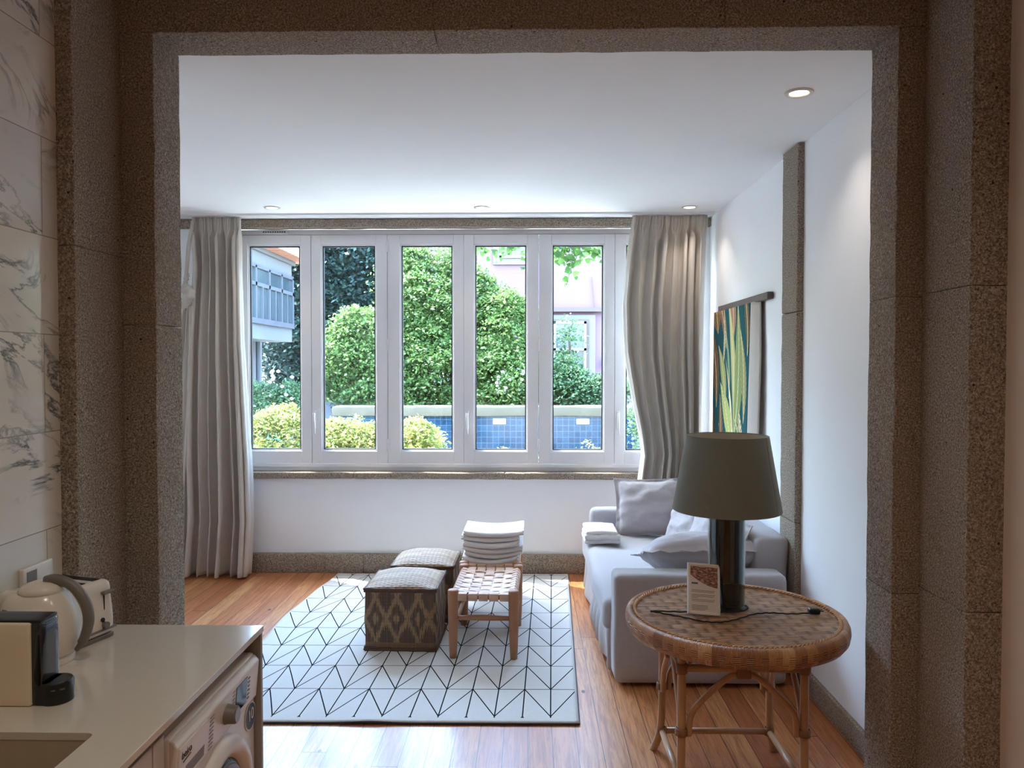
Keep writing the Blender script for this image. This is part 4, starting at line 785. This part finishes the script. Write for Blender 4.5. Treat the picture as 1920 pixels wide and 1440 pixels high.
# sloping control panel
m = MB(); sec = [(XF - .02, .845), (XF + .006, .836), (XF + .018, .820), (XF + .008, .70), (XF - .02, .695)]
m.add([(x, y, z) for y in (A + .002, B - .002) for x, z in sec], [(0, 1, 2, 3, 4), (9, 8, 7, 6, 5)] + [(i, i + 5, (i + 1) % 5 + 5, (i + 1) % 5) for i in range(5)]); m.build('control_panel', M['white'], t, bevel=.004)
tilt = math.atan2(.014, .122)
def onp(y, z, out=.001):   # a point on the sloping panel face
    q = (.820 - z) / .120; return (XF + .018 - .010 * q + out, y, z)
ROT = (PI / 2 + 0, 0, PI / 2)
def patch(name, ya, yb, za, zb, mat, parent, out=.0015, th=.003):
    m = MB(); V = []
    for o_ in (out, out - th):
        for y, z in ((ya, za), (yb, za), (yb, zb), (ya, zb)): V.append(onp(y, z, o_))
    m.add(V, [(0, 1, 2, 3), (7, 6, 5, 4), (0, 4, 5, 1), (1, 5, 6, 2), (2, 6, 7, 3), (3, 7, 4, 0)]); return m.build(name, M[mat], parent)
dr = patch('detergent_drawer', A + .012, A + .185, .712, .812, 'white', t, .003, .006)
patch('drawer_recess', A + .055, A + .17, .718, .748, 'grey', dr, .004, .004).name = 'drawer_grip'
text('brand_lettering', 'beko', .030, onp(A + .055, .787, .0035), ROT, M['blackmat'], dr)
m = MB(); a_, b_, c_ = Vector(onp(A + .035, .768, .004)), Vector(onp(A + .080, .772, .004)), 0; m.tube([a_, b_], .0012, 5); m.build('brand_underline', M['blackmat'], dr)
p0 = Vector(onp(2.265, .758, 0)); m = MB(); m.tube([p0, p0 + Vector((.010, 0, 0)), p0 + Vector((.030, 0, -.002)), p0 + Vector((.033, 0, -.002))], [.030, .028, .026, .023], 36); kn = m.build('program_knob', M['grey'], t, angle=.6)
m = MB(); m.tube([p0 + Vector((.0325, 0, -.002)), p0 + Vector((.0345, 0, -.002))], .0215, 36); m.build('knob_face', M['silver'], kn)
patch('display', 2.335, 2.425, .722, .806, 'darkglass', t, .002)
m = MB()
for i in range(9):
    for s_, yb_ in ((0, 2.165), (1, 2.305)):
        z = .712 + i * .0115; V = [onp(yb_ - (.028 if s_ == 0 else 0), z, .0012), onp(yb_ + (0 if s_ == 0 else .018), z, .0012)]; m.tube(V, .0011, 4)
for i in range(6): z = .730 + i * .013; m.tube([onp(2.437, z, .0012), onp(2.450, z, .0012)], .0022, 4)
m.build('program_marks', M['ink'], t)['kind'] = 'stuff'
# round 10 kg sticker and door
stx = MB(); stx.tube([(XF + .002, 2.488, .650), (XF + .0035, 2.488, .650)], .046, 40); sk = stx.build('capacity_sticker', M['frame'], t)
MB().tube([(XF + .003, 2.488, .650), (XF + .0042, 2.488, .650)], .041, 40).build('sticker_disc', M['navy'], sk)
text('sticker_number', '10', .052, (XF + .0052, 2.488, .653), ROT, M['frame'], sk)
dc = Vector((XF, 2.235, .455)); m = MB(); ring = [(.235, 0), (.235, .012), (.225, .022), (.205, .030), (.185, .026), (.172, .012), (.165, .004)]
vs = []; n = 72
for r_, h_ in ring:
    for k in range(n): a = 2 * PI * k / n; vs.append((dc.x + h_, dc.y + r_ * math.cos(a), dc.z + r_ * math.sin(a)))
m.add(vs, [(i * n + k, i * n + (k + 1) % n, (i + 1) * n + (k + 1) % n, (i + 1) * n + k) for i in range(len(ring) - 1) for k in range(n)]); dr = m.build('door', M['white'], t, smooth=True)
m = MB(); vs = []; bowl = [(.168, .006), (.150, .016), (.11, .004), (.06, -.0), (.001, -.0)]
for r_, h_ in bowl:
    for k in range(n): a = 2 * PI * k / n; vs.append((dc.x + h_ + .002, dc.y + r_ * math.cos(a), dc.z + r_ * math.sin(a)))
m.add(vs, [(i * n + k, i * n + (k + 1) % n, (i + 1) * n + (k + 1) % n, (i + 1) * n + k) for i in range(len(bowl) - 1) for k in range(n)]); m.build('porthole_glass', M['darkglass'], dr, smooth=True)

# ------------------------------------------------------------------ things on the worktop
zt = ZW + .0005
# pod coffee machine
t = thing('coffee_machine', 'slim cream capsule coffee machine with a black front, beside the sink', 'coffee machine', (-1.35, 1.98, zt))
y0, y1 = 1.935, 2.018
m = MB(); m.rbox(-1.545, -1.272, y0 - .004, y1 + .004, zt, zt + .215, .04, 0, .006); m.build('housing', M['cream'], t, smooth=True)
m = MB(); m.rbox(-1.50, -1.249, y0 + .004, y1 - .004, zt + .212, zt + .221, .04, 0, .003); m.build('top_lever', M['blackmat'], t, smooth=True)
m = MB(); m.rbox(-1.276, -1.246, y0 + .002, y1 - .002, zt + .002, zt + .215, .03, 0, .008); m.build('brew_head', M['black'], t, smooth=True)
m = MB(); P = []
m.rbox(-1.27, -1.23, y0 + .002, y1 - .002, zt, zt + .056, .02, 0, .006); m.lathe([(.0001, 0), (.040, 0), (.041, .004), (.041, .052), (.038, .056), (.0001, .056)], (-1.232, (y0 + y1) / 2, zt), 36); m.build('drip_tray', M['blackmat'], t, angle=.7)
text('lettering', 'nespresso', .008, (-1.2085, 1.9437, zt + .040), (PI / 2, 0, R_(35)), M['silver'], t, .0003)
# kettle
KX, KY = -1.432, 2.235
t = thing('kettle', 'white plastic electric kettle with a grey handle', 'kettle', (KX, KY, zt))
MB().lathe([(.0001, 0), (.082, 0), (.084, .004), (.083, .018), (.078, .022), (.0001, .022)], (KX, KY, zt), 48).build('power_base', M['kettle'], t, angle=.7)
m = MB(); prof = [(.0001, .024), (.079, .024), (.084, .032), (.092, .060), (.097, .095), (.097, .125), (.092, .155), (.083, .180), (.070, .200), (.058, .210), (.0001, .212)]; m.lathe(prof, (0, 0, 0), 64)
def kd(x, y, z):
    k = smoothstep(.10, .21, z); g = 1 + .10 * (x < 0) * k; xx = x * (1.12 * g) - .016 * k
    if z > .14 and x < 0: s_ = max(0, 1 - (y / .030) ** 2) * smoothstep(.14, .195, z) * smoothstep(.03, .07, -x); xx -= .030 * s_
    return (KX + xx, KY + y, zt + z + .016 * k * (x / .09) * (1 if x > 0 else -.1))
m.v = [kd(x * .96, y * .96, z) for x, y, z in m.v]; m.build('body', M['kettle'], t, smooth=True)
m = MB(); m.lathe([(.0001, .240), (.030, .238), (.052, .230), (.064, .216), (.060, .208)], (KX + .002, KY, zt), 40); m.build('lid', M['kettle'], t, smooth=True)
P = spline([(KX + .010, KY, zt + .242), (KX + .045, KY, zt + .245), (KX + .095, KY, zt + .222), (KX + .128, KY, zt + .175), (KX + .138, KY, zt + .125), (KX + .126, KY, zt + .075), (KX + .100, KY, zt + .035)], 8)
m = MB(); m.tube(P, [.012 + .004 * math.sin(PI * i / (len(P) - 1)) - (.005 if i > len(P) - 6 else 0) for i in range(len(P))], 12); m.build('handle', M['grey'], t, smooth=True)
m = MB(); vs = []
for i in range(9):
    for j in range(2):
        pass
m.rbox(-.011, .011, -.0025, .0025, -.045, .045, .01, 0, .0024); m.v = [(KX - .052 + x, KY - .0885 + y + .10 * (z - 0) ** 2 + .25 * x * 0 - x * .55, zt + .135 + z) for x, y, z in m.v]; m.build('water_gauge', M['gauge'], t, smooth=True)
# toaster
t = thing('toaster', 'white two-slot toaster with grey lever, behind the kettle', 'toaster', (-1.452, 2.418, zt), local=True); t.rotation_euler = (0, 0, R_(73))
# local: end face looks towards -y, long axis along y
m = MB(); m.rbox(-.075, .075, -.10, .105, .012, .188, .02, 0, .022); m.v = [(x * (1 - .10 * smoothstep(.05, .19, z)), y * (1 - .06 * smoothstep(.05, .19, z)), z) for x, y, z in m.v]; m.build('body', M['kettle'], t, smooth=True)
box(-.07, .07, -.095, .100, 0, .014).build('foot', M['grey'], t, bevel=.003)
m = MB(); m.box(-.042, -.014, -.07, .085, .1865, .1895); m.box(.014, .042, -.07, .085, .1865, .1895); m.build('slot', M['blackmat'], t)
box(-.073, .073, -.1035, -.094, .030, .036).build('trim_band', M['grey'], t)
m = MB(); m.box(.028, .032, -.0985, -.092, .068, .148); m.build('lever_track', M['blackmat'], t); m = MB(); m.rbox(.018, .060, -.112, -.094, .146, .156, .01, 0, .004); m.build('lever', M['grey'], t, smooth=True)
MB().tube([(.020, -.100, .066), (.020, -.104, .066)], .007, 16).build('cancel_button', M['blackmat'], t); MB().tube([(.028, -.098, .048), (.028, -.112, .048)], .011, 20).build('browning_dial', M['grey'], t, smooth=False)
# wall socket plate
t = thing('wall_socket', 'white double wall socket on the marble tiles above the kettle', 'socket', (-1.577, 2.42, 1.13)); m = MB(); m.rbox(-1.577, -1.560, 2.345, 2.495, 1.095, 1.165, .03, 0, .004); m.build('face_plate', M['white'], t, smooth=True)
box(-1.5605, -1.5590, 2.36, 2.41, 1.107, 1.153).build('socket_insert', M['grey'], t, bevel=.001)
o = box(-1.574, -1.545, 2.535, 2.562, ZW + .0003, ZW + .022).build('upstand_end', M['white'], bevel=.002); tag(o, 'small white block on the worktop at the foot of the stone pilaster', 'block')

# ------------------------------------------------------------------ outside
struct('ground', box(-30, 30, 6.96, 60, -.6, -.5), M['ground'], 'pale garden paving outside the window')
t = thing('garden_wall', 'low blue-tiled garden pool wall with a weathered concrete coping', 'wall', (1, 13.2, -.5))
box(-3.2, 6, 13.0, 13.35, -.5, .935).build('tiled_face', M['ptile'], t)
m = MB(); m.rbox(-3.3, 6.1, 12.93, 13.5, .936, 1.10, .2, .012, .02, 3, 4.0); m.build('coping', M['concrete'], t, smooth=True)
for xx in (-.48, .92): box(xx - .11, xx + .11, 12.96, 13.0, .80, .90).build('skimmer_plate', M['outframe'], t, bevel=.01)
def house_window(x0, x1, z0, z1, y, parent, fr='outframe', nx=2, nz=2, out=.06):
    m = MB(); e = .06; m.box(x0, x0 + e, y - out, y, z0, z1); m.box(x1 - e, x1, y - out, y, z0, z1); m.box(x0, x1, y - out, y, z0, z0 + e); m.box(x0, x1, y - out, y, z1 - e, z1)
    for i in range(1, nx): c = x0 + (x1 - x0) * i / nx; m.box(c - .03, c + .03, y - out * .8, y, z0, z1)
    for i in range(1, nz): c = z0 + (z1 - z0) * i / nz; m.box(x0, x1, y - out * .8, y, c - .02, c + .02)
    f = m.build('window_frame', M[fr], parent); box(x0 + e, x1 - e, y - .02, y - .005, z0 + e, z1 - e).build('window_glass', M['outglass'], f)
t = thing('pink_house', 'pink rendered house with white windows beyond the garden trees', 'house', (1.5, 19, -.5))
box(-1.25, 6, 19.0, 22, 3.15, 8.5).build('upper_wall', M['pink'], t); box(-1.15, 6, 19.12, 22, -.5, 3.15).build('lower_wall', M['pink'], t); box(-1.25, 6, 18.93, 19.1, 3.10, 3.20).build('string_course', M['darkframe'], t)
box(-1.45, -1.22, 19.05, 22, -.5, 8.5).build('corner_strip', M['pinkdark'], t)
box(-.85, .15, 18.93, 19.0, 4.25, 6.2).build('window_surround', M['outwhite'], t); house_window(-.70, 0.0, 4.40, 6.0, 18.93, t)
box(2.02, 2.14, 18.9, 19.0, 3.6, 8).build('shutter', M['bayframe'], t)
box(.45, 2.0 - .35, 19.04, 19.12, -.5, 3.02).build('door_surround', M['outwhite'], t); box(.56, 1.50, 18.98, 19.06, -.5, 2.92).build('door_reveal', M['darkframe'], t); house_window(.62, 1.42, 1.2, 2.86, 18.98, t, nx=2, nz=1); house_window(.62, 1.42, 2.15, 2.86, 18.95, t, nx=1, nz=1)
m = MB(); m.tube([(1.55, 18.95, 3.95), (1.62, 18.95, 3.2)], .012, 6); m.build('lamp_bracket', M['darkframe'], t); box(1.83, 1.90, 19.0, 19.12, 1.70, 1.95).build('letter_box', M['bayframe'], t)
t = thing('white_house', 'pale house with a glazed bay and tiled roof, seen through the leftmost pane', 'house', (-6, 15, -.5))
XS = -5.0
box(-9, XS, 13.2, 16.3, 2.28, 3.95).build('upper_bay', M['outwhite'], t); box(-9, XS - .75, 13.2, 16.6, -.5, 2.28).build('lower_wall', M['outwhite'], t)
m = MB(); m.tube([(XS - .62, 16.0, -.5), (XS - .62, 16.0, 2.28)], .05, 8); m.build('downpipe', M['bayframe'], t)
m = MB(); m.add([(-9, 12.6, 5.4), (XS - 1.2, 12.6, 5.4), (XS + .35, 12.6, 4.04), (-9, 16.7, 5.4), (XS - 1.2, 16.7, 5.4), (XS + .35, 16.7, 4.04), (XS + .35, 12.6, 3.98), (XS + .35, 16.7, 3.98), (-9, 12.6, 3.98), (-9, 16.7, 3.98)], [(0, 1, 4, 3), (1, 2, 5, 4), (2, 6, 7, 5), (6, 8, 9, 7), (0, 8, 6, 2, 1), (3, 4, 5, 7, 9)]); m.build('roof', M['terracotta'], t)
box(-9, XS + .06, 13.2, 16.4, 3.90, 3.98).build('eaves', M['outwhite'], t)
m = MB(); y_ = [13.3 + k * .74 for k in range(5)]
for k in range(5): m.box(XS, XS + .05, y_[k] - .04, y_[k] + .04, 2.62, 3.62)
m.box(XS, XS + .06, 13.2, 16.3, 2.56, 2.66); m.box(XS, XS + .05, 13.2, 16.3, 3.58, 3.65); m.box(XS, XS + .05, 13.2, 16.3, 3.25, 3.32)
for k in range(4): c = (y_[k] + y_[k + 1]) / 2; m.box(XS, XS + .045, c - .025, c + .025, 2.62, 3.28)
bf = m.build('bay_window_frame', M['bayframe'], t); box(XS - .01, XS + .012, 13.3, 16.26, 2.62, 3.6).build('bay_glass', M['outglass'], bf)
m = MB(); m.tube([(XS - .55, 12.9, 2.3), (XS - .35, 15.4, .8)], .025, 6); m.tube([(XS - .55, 12.9, 2.0), (XS - .35, 15.4, .5)], .02, 6); m.build('stair_rail', M['darkframe'], t)
t = thing('apartment_block', 'distant pale block rising above the middle tree', 'building', (-4, 32, -.5)); box(-7, 2.2, 32, 36, -.5, 11).build('wall', M['outwhite'], t); house_window(-4.9, -4.1, 5.9, 7.2, 32, t)
o = box(-3.9, -3.2, 9.95, 10.0, -.5, .92).build('garden_screen', M['teal']); tag(o, 'teal board behind the golden bush at the window corner', 'garden screen')
struct('trim_10', box(-9, -3.25, 14.5, 14.6, -.5, 1.1), plaster('grey garden wall paint', (120, 124, 140), 3), 'grey garden wall under the dark tree')

rs = np.random.default_rng(5)
def leaves(name, C, size, mat, parent, up=.6, shape='rhomb'):
    N = len(C); nrm = rs.normal(size=(N, 3)); nrm[:, 2] = np.abs(nrm[:, 2]) + up; nrm /= np.linalg.norm(nrm, axis=1)[:, None]
    t_ = rs.normal(size=(N, 3)); t_ -= (t_ * nrm).sum(1)[:, None] * nrm; t_ /= np.linalg.norm(t_, axis=1)[:, None]; b_ = np.cross(nrm, t_); s = size * rs.uniform(.6, 1.25, (N, 1))
    if shape == 'rhomb': pat = [(-.5, 0, 0), (0, .3, .06), (.5, 0, -.05), (0, -.3, .06)]
    else: pat = [(-.45, 0, 0), (-.5, .3, 0), (-.15, .5, .05), (.12, .34, .02), (.55, 0, -.08), (.12, -.34, .02), (-.15, -.5, .05), (-.5, -.3, 0)]
    k = len(pat); V = np.stack([C + s * (t_ * a + b_ * c + nrm * d) for a, c, d in pat], 1).reshape(-1, 3)
    me = bpy.data.meshes.new(name); me.vertices.add(N * k); me.vertices.foreach_set('co', V.ravel()); me.loops.add(N * k); me.loops.foreach_set('vertex_index', np.arange(N * k, dtype=np.int32)); me.polygons.add(N); me.polygons.foreach_set('loop_start', np.arange(0, N * k, k, dtype=np.int32))
    me.update(calc_edges=True); a = me.attributes.new('rnd', 'FLOAT', 'FACE'); a.data.foreach_set('value', np.clip(rs.normal(.5, .24, N), 0, 1).astype(np.float32)); me.materials.append(M[mat])
    o = bpy.data.objects.new(name, me); COL.objects.link(o)
    if parent: o.parent = parent; o.matrix_parent_inverse = WORLD[parent.name].inverted()
    return o
def crown(ells, nclump, nleaf, cr, fill, flat=.35):
    out = []
    for (cx, cy, cz, rx, ry, rz), nc in zip(ells, nclump):
        d = rs.normal(size=(nc, 3)); d /= np.linalg.norm(d, axis=1)[:, None]; d[:, 1] -= .25; d[:, 2] += .15; r = rs.uniform(.55, 1.0, (nc, 1)) ** .6; c = np.array([cx, cy, cz]) + d * r * np.array([rx, ry, rz])
        q = rs.normal(size=(nc, nleaf, 3)) * np.array([cr, cr, cr * flat]); hang = -.25 * (q[:, :, :2] ** 2).sum(2, keepdims=True) / cr; q[:, :, 2:] += hang; out.append((c[:, None, :] + q).reshape(-1, 3))
        nf = int(nc * nleaf * fill); p = rs.normal(size=(nf, 3)); p /= np.linalg.norm(p, axis=1)[:, None]; out.append(np.array([cx, cy, cz]) + p * rs.uniform(0, .9, (nf, 1)) ** .45 * np.array([rx, ry, rz]))
    return np.concatenate(out)
def tree(name, label, cat, base, ells, ncl, nl, cr, size, mat, group, fill=.10, flat=.22, trunk=.05, blossoms=None):
    t = thing(name, label, cat, base, group); leaves('foliage', crown(ells, ncl, nl, cr, fill, flat), size, mat, t)
    m = MB(); b0 = Vector(base)
    for (cx, cy, cz, rx, ry, rz) in ells:
        for k in range(3):
            e = Vector((cx + rs.uniform(-.6, .6) * rx, cy + rs.uniform(-.4, .4) * ry, cz + rs.uniform(-.2, .7) * rz)); mid = b0.lerp(e, .5) + Vector((rs.uniform(-.1, .1), 0, .1)); P = spline([b0, mid, e], 6); m.tube(P, [trunk * (1 - .85 * i / (len(P) - 1)) for i in range(len(P))], 7)
    m.build('trunk', M['bark'], t, smooth=True)
    if blossoms:
        m = MB()
        for _ in range(blossoms[0]):
            c = [rs.uniform(a, b_) for a, b_ in blossoms[1]]; m.lathe([(.001, -.03), (.03, -.015), (.035, .01), (.001, .03)], c, 6)
        m.build('blossoms', M['blossom'], t)
    return t
G = 'garden trees beyond the window'
tree('maple_tree', 'light green maple on the left, seen through the second pane', 'tree', (-2.9, 14.6, -.5), [(-3.05, 14.4, 2.05, .72, .7, .85), (-2.7, 14.4, 1.35, .75, .7, .55), (-3.45, 14.6, 1.6, .4, .5, .5)], [110, 80, 40], 130, .15, .075, 'leafL', G)
tree('maple_tree', 'tallest bright green tree in the middle of the window', 'tree', (-1.6, 15.2, -.5), [(-1.75, 15.0, 2.9, .80, .8, 1.15), (-1.6, 14.8, 1.75, 1.05, .9, .85), (-2.35, 15.0, 3.6, .35, .4, .55)], [150, 150, 36], 140, .165, .075, 'leafL', G)
tree('maple_tree', 'bright green rounded tree through the fourth pane, with white blossoms low down', 'tree', (-.4, 14.8, -.5), [(-.45, 14.6, 2.35, .55, .6, .85), (-.35, 14.4, 1.55, .8, .7, .62), (-.85, 14.8, 3.1, .2, .3, .5)], [100, 120, 24], 140, .155, .072, 'leafL', G, blossoms=(34, ((-.55, 0.0), (13.5, 13.8), (1.2, 1.75))))
tree('garden_shrub', 'loose green shrub below the white door of the pink house', 'shrub', (1.0, 14.6, -.5), [(.62, 14.4, 1.45, .45, .6, .45), (1.35, 14.4, 1.3, .6, .5, .34), (.72, 14.6, 2.15, .16, .2, .5)], [90, 80, 9], 85, .13, .07, 'leafM', G)
tree('dark_tree', 'tall dark green tree standing behind the maples on the left', 'tree', (-5.2, 21, -.5), [(-5.0, 20.8, 4.6, 1.9, 1.2, 1.9), (-5.4, 20.8, 2.4, 2.0, 1.2, 2.0), (-3.6, 21.2, 3.4, 1.0, 1.0, 2.0)], [360, 340, 170], 80, .24, .13, 'leafD', G, fill=.5, flat=.6, trunk=.16)
tree('round_shrub', 'bluish green shrub at the foot of the pale house', 'shrub', (-4.6, 13.4, -.5), [(-4.55, 13.2, 1.2, .38, .4, .32), (-4.1, 13.3, 1.25, .3, .3, .25)], [50, 40], 70, .12, .06, 'leafM', G, blossoms=(12, ((-4.35, -3.9), (12.9, 13.0), (1.2, 1.75))))
tree('garden_shrub', 'green shrub beside the right curtain edge, past the tiled wall', 'shrub', (1.9, 11.6, -.5), [(1.95, 11.4, .95, .35, .4, .6)], [90], 80, .12, .065, 'leafM', G)
G2 = 'golden bushes under the window'
for i, (cx, cz, rx, rz, lb, nc) in enumerate(((-2.80, .98, .46, .34, 'golden green bush at the left corner of the window', 150), (-2.05, .88, .42, .30, 'golden green bush low in the second pane', 130), (-1.30, .88, .30, .28, 'golden bush reaching across the tiled wall in the third pane', 80))):
    tree('golden_bush', lb, 'bush', (cx, 9.1, -.5), [(cx, 8.9, cz, rx, .35, rz), (cx + .1, 8.9, .45, rx, .4, .4)], [nc, 60], 75, .085, .045, 'leafY', G2, trunk=.03)
m_ = thing('low_plant', 'small pale plants along the foot of the tiled wall', 'plant', (.6, 12.3, -.5), 'garden plants'); leaves('foliage', crown([(-.45, 12.4, .35, .12, .1, .12), (.35, 12.4, .32, .25, .1, .12), (.95, 12.4, .35, .22, .1, .22)], [8, 14, 16], 30, .06, .2), .05, 'leafY', m_); m = MB(); [m.tube([(x_, 12.4, -.5), (x_ + .02, 12.4, .38)], .012, 6) for x_ in (-.45, .25, .42, .88, 1.02)]; m.build('stem', M['bark'], m_, smooth=True)
# vine above the window
t = thing('climbing_vine', 'leafy vine hanging over the top of the window from outside', 'vine', (0, 7.7, 3.15)); m = MB(); m.tube([(2.05, 7.72, -.5), (2.03, 7.72, 1.4), (2.0, 7.71, 3.0), (1.8, 7.7, 3.12)], .02, 8); m.tube(spline([(-2.0, 7.7, 3.12), (-1.0, 7.68, 3.05), (0, 7.7, 3.10), (.8, 7.66, 3.06), (1.8, 7.7, 3.12)], 8), .012, 6); P = []
for cx, n_, dz in ((-1.05, 14, .06), (-.9, 16, .10), (-.75, 18, .10), (-.45, 26, .16), (-.3, 34, .20), (-.15, 26, .12), (0, 30, .26), (.12, 16, .16), (.25, 40, .14), (.35, 50, .20), (.42, 36, .32), (.5, 40, .18), (.6, 36, .16), (.7, 26, .24), (.78, 22, .14), (.95, 20, .2), (1.3, 30, .2)):
    for _ in range(n_): f_ = rs.uniform(0, 1) ** 1.4; P.append((cx + rs.normal() * .05, 7.68 + rs.normal() * .05, 3.06 - f_ * dz * 1.25 + .03 * rs.normal()))
for cx, L_ in ((.42, .46), (.05, .38)):
    pth = [(cx, 7.66, 3.05), (cx + .01, 7.66, 3.05 - L_ * .5), (cx - .04, 7.66, 3.05 - L_)]; m.tube(spline(pth, 5), .003, 4)
    for k in range(10): q = k / 9; P.append((cx - .03 * q + rs.normal() * .02, 7.66, 3.05 - L_ * q))
m.build('stem', M['bark'], t, smooth=True); leaves('foliage', np.array(P), .065, 'leafV', t, up=.0, shape='palm')
